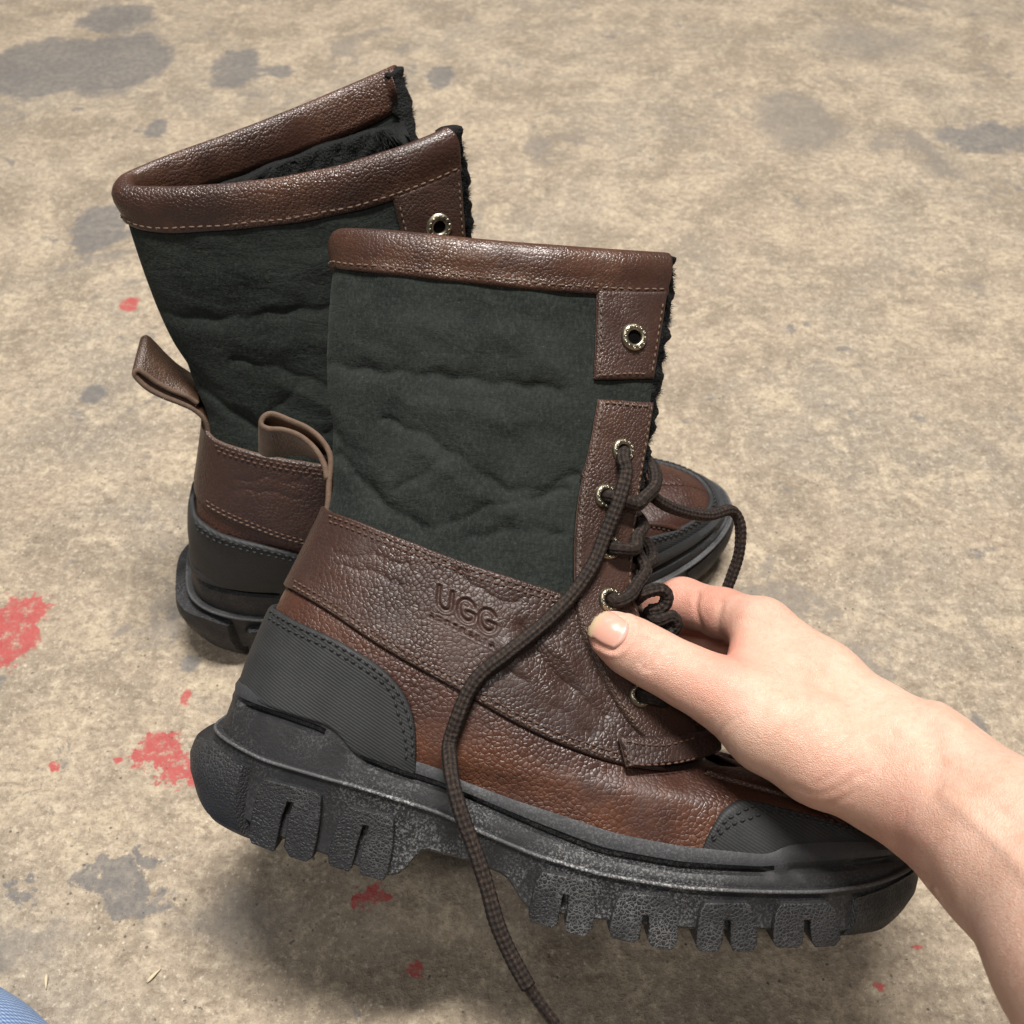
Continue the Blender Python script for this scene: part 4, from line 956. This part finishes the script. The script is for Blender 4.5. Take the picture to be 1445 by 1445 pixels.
edge_ = np.maximum(np.abs(U), np.abs(Vv))
P1 = P+nn*(.00025-.0010*np.clip(edge_-.86, 0, 1)/.14*(U > -.6))[..., None]+(-.0004*np.clip(-U-.7, 0, 1)/.3)[..., None]*CF; P2 = P-nn*.0010
V = np.concatenate([P1.reshape(-1, 3), P2.reshape(-1, 3)])-org; k_ = nu*nv_
F = grid_faces(nu, nv_)+[tuple(reversed(f)) for f in grid_faces(nu, nv_, base=k_)]
for idx in ([i*nv_ for i in range(nu)], [(nu-1)*nv_+j for j in range(nv_)], [i*nv_+nv_-1 for i in range(nu)][::-1], [j for j in range(nv_)][::-1]):
    for a, c in zip(idx[:-1], idx[1:]): F.append((c, a, a+k_, c+k_))
def nail_mat():
    k = N('fingernail'); u = k.co.outputs['UV']; s_ = k.n('SeparateXYZ'); k.set(s_.inputs[0], u)
    c = k.mix(k.ramp(s_.outputs[0], .10, .36), (.58, .44, .28), (.60, .32, .25)); c = k.mix(k.ramp(s_.outputs[0], .82, .95, 0, .5), c, (.62, .42, .36))
    return k.fin(c, .27, k.bump(k.noise(k.scaled(u, (2, 40, 1)), 2, 2), .08, .0004), Subsurface_Weight=.2, Subsurface_Radius=(.008, .003, .002), Subsurface_Scale=.25)
uvn = np.stack([(U.ravel()+1)/2, (Vv.ravel()+1)/2], 1)
mk('thumbnail', V, F, nail_mat(), person, uv=np.concatenate([uvn, uvn]), recalc=True)
# jeans: the bent knee at the corner of the picture
def denim():
    k = N('blue_denim'); u = k.co.outputs['UV']; o = k.co.outputs['Object']; s_ = k.n('SeparateXYZ'); k.set(s_.inputs[0], u)
    tw = k.math('SINE', k.math('ADD', k.math('MULTIPLY', s_.outputs[0], 2300), k.math('MULTIPLY', s_.outputs[1], 1500)))
    br = k.math('SINE', k.math('MULTIPLY', s_.outputs[1], 3100)); p = k.math('MULTIPLY', k.math('ADD', tw, br), .5)
    c = k.mix(k.ramp(p, -.6, .9), (.10, .19, .42), (.46, .60, .82)); c = k.mix(k.ramp(k.noise(o, 500, 3), .4, .7, 0, .5), c, (.20, .30, .52))
    return k.fin(c, .85, k.bump(p, .6, .0006))
kc = np.array([8-.61*262, 1456+.79*262]); dirp = np.array([.79, .61]); rows = []; UV = []; nr_ = 70; ns_ = 90
for i, t in enumerate(np.linspace(-1, 1, nr_)):
    c0_ = cw(kc[0]+dirp[0]*t*420, kc[1]+dirp[1]*t*420, .465); ax_ = cw(kc[0]+dirp[0]*10, kc[1]+dirp[1]*10, .465)-cw(kc[0], kc[1], .465); ax_ /= np.linalg.norm(ax_)
    e1 = CF-ax_*CF.dot(ax_); e1 /= np.linalg.norm(e1); e2 = np.cross(ax_, e1); r0 = 262*.465/FPX*(1-.10*t*t)*min(1, (1-abs(t))*6+.05)**.5
    th_ = np.arange(ns_)*2*math.pi/ns_; r_ = r0*(1+.010*np.sin(th_*5+t*6)+.008*np.sin(t*19+th_*2))
    rows.append(c0_+np.outer(np.cos(th_)*r_, e1)+np.outer(np.sin(th_)*r_, e2)); UV += [(t*.13, a*r0) for a in th_]
V = np.concatenate(rows)-org; F = grid_faces(nr_, ns_, True)+[tuple(range(ns_))[::-1], tuple(range((nr_-1)*ns_, nr_*ns_))]
mk('jeans', V, F, denim(), person, uv=UV, recalc=True)

# ------------------------------------------------------------------ husks lying on the floor
def husk(px, py, L, ang, label):
    p = floor_pt(px, py); V = []
    for i in range(7):
        t = i/6; w_ = L*.12*math.sin(math.pi*min(1, t*.9+.1))**.8*(1-.6*t)+.0002
        for a in range(8): V.append((L*(t-.5), w_*math.cos(a*math.pi/4), .0008+.5*w_*math.sin(a*math.pi/4)+.0006*math.sin(t*3)))
    o = mk('husk', V, grid_faces(7, 8, True)+[tuple(range(8))[::-1], tuple(range(48, 56))], M['husk']); o.location = p; o.rotation_euler = (0, 0, ang)
    return tag(o, label, 'husk', 'husks on the floor')
M['husk'] = plain('pale_straw', (.40, .33, .21), (.58, .50, .35), 800, .6)
husk(66, 1386, .0075, R(-75), 'pale straw husk on the concrete beside the blue jeans')
husk(218, 1377, .0085, R(50), 'pale straw husk on the concrete under the boot heel, right of the jeans')
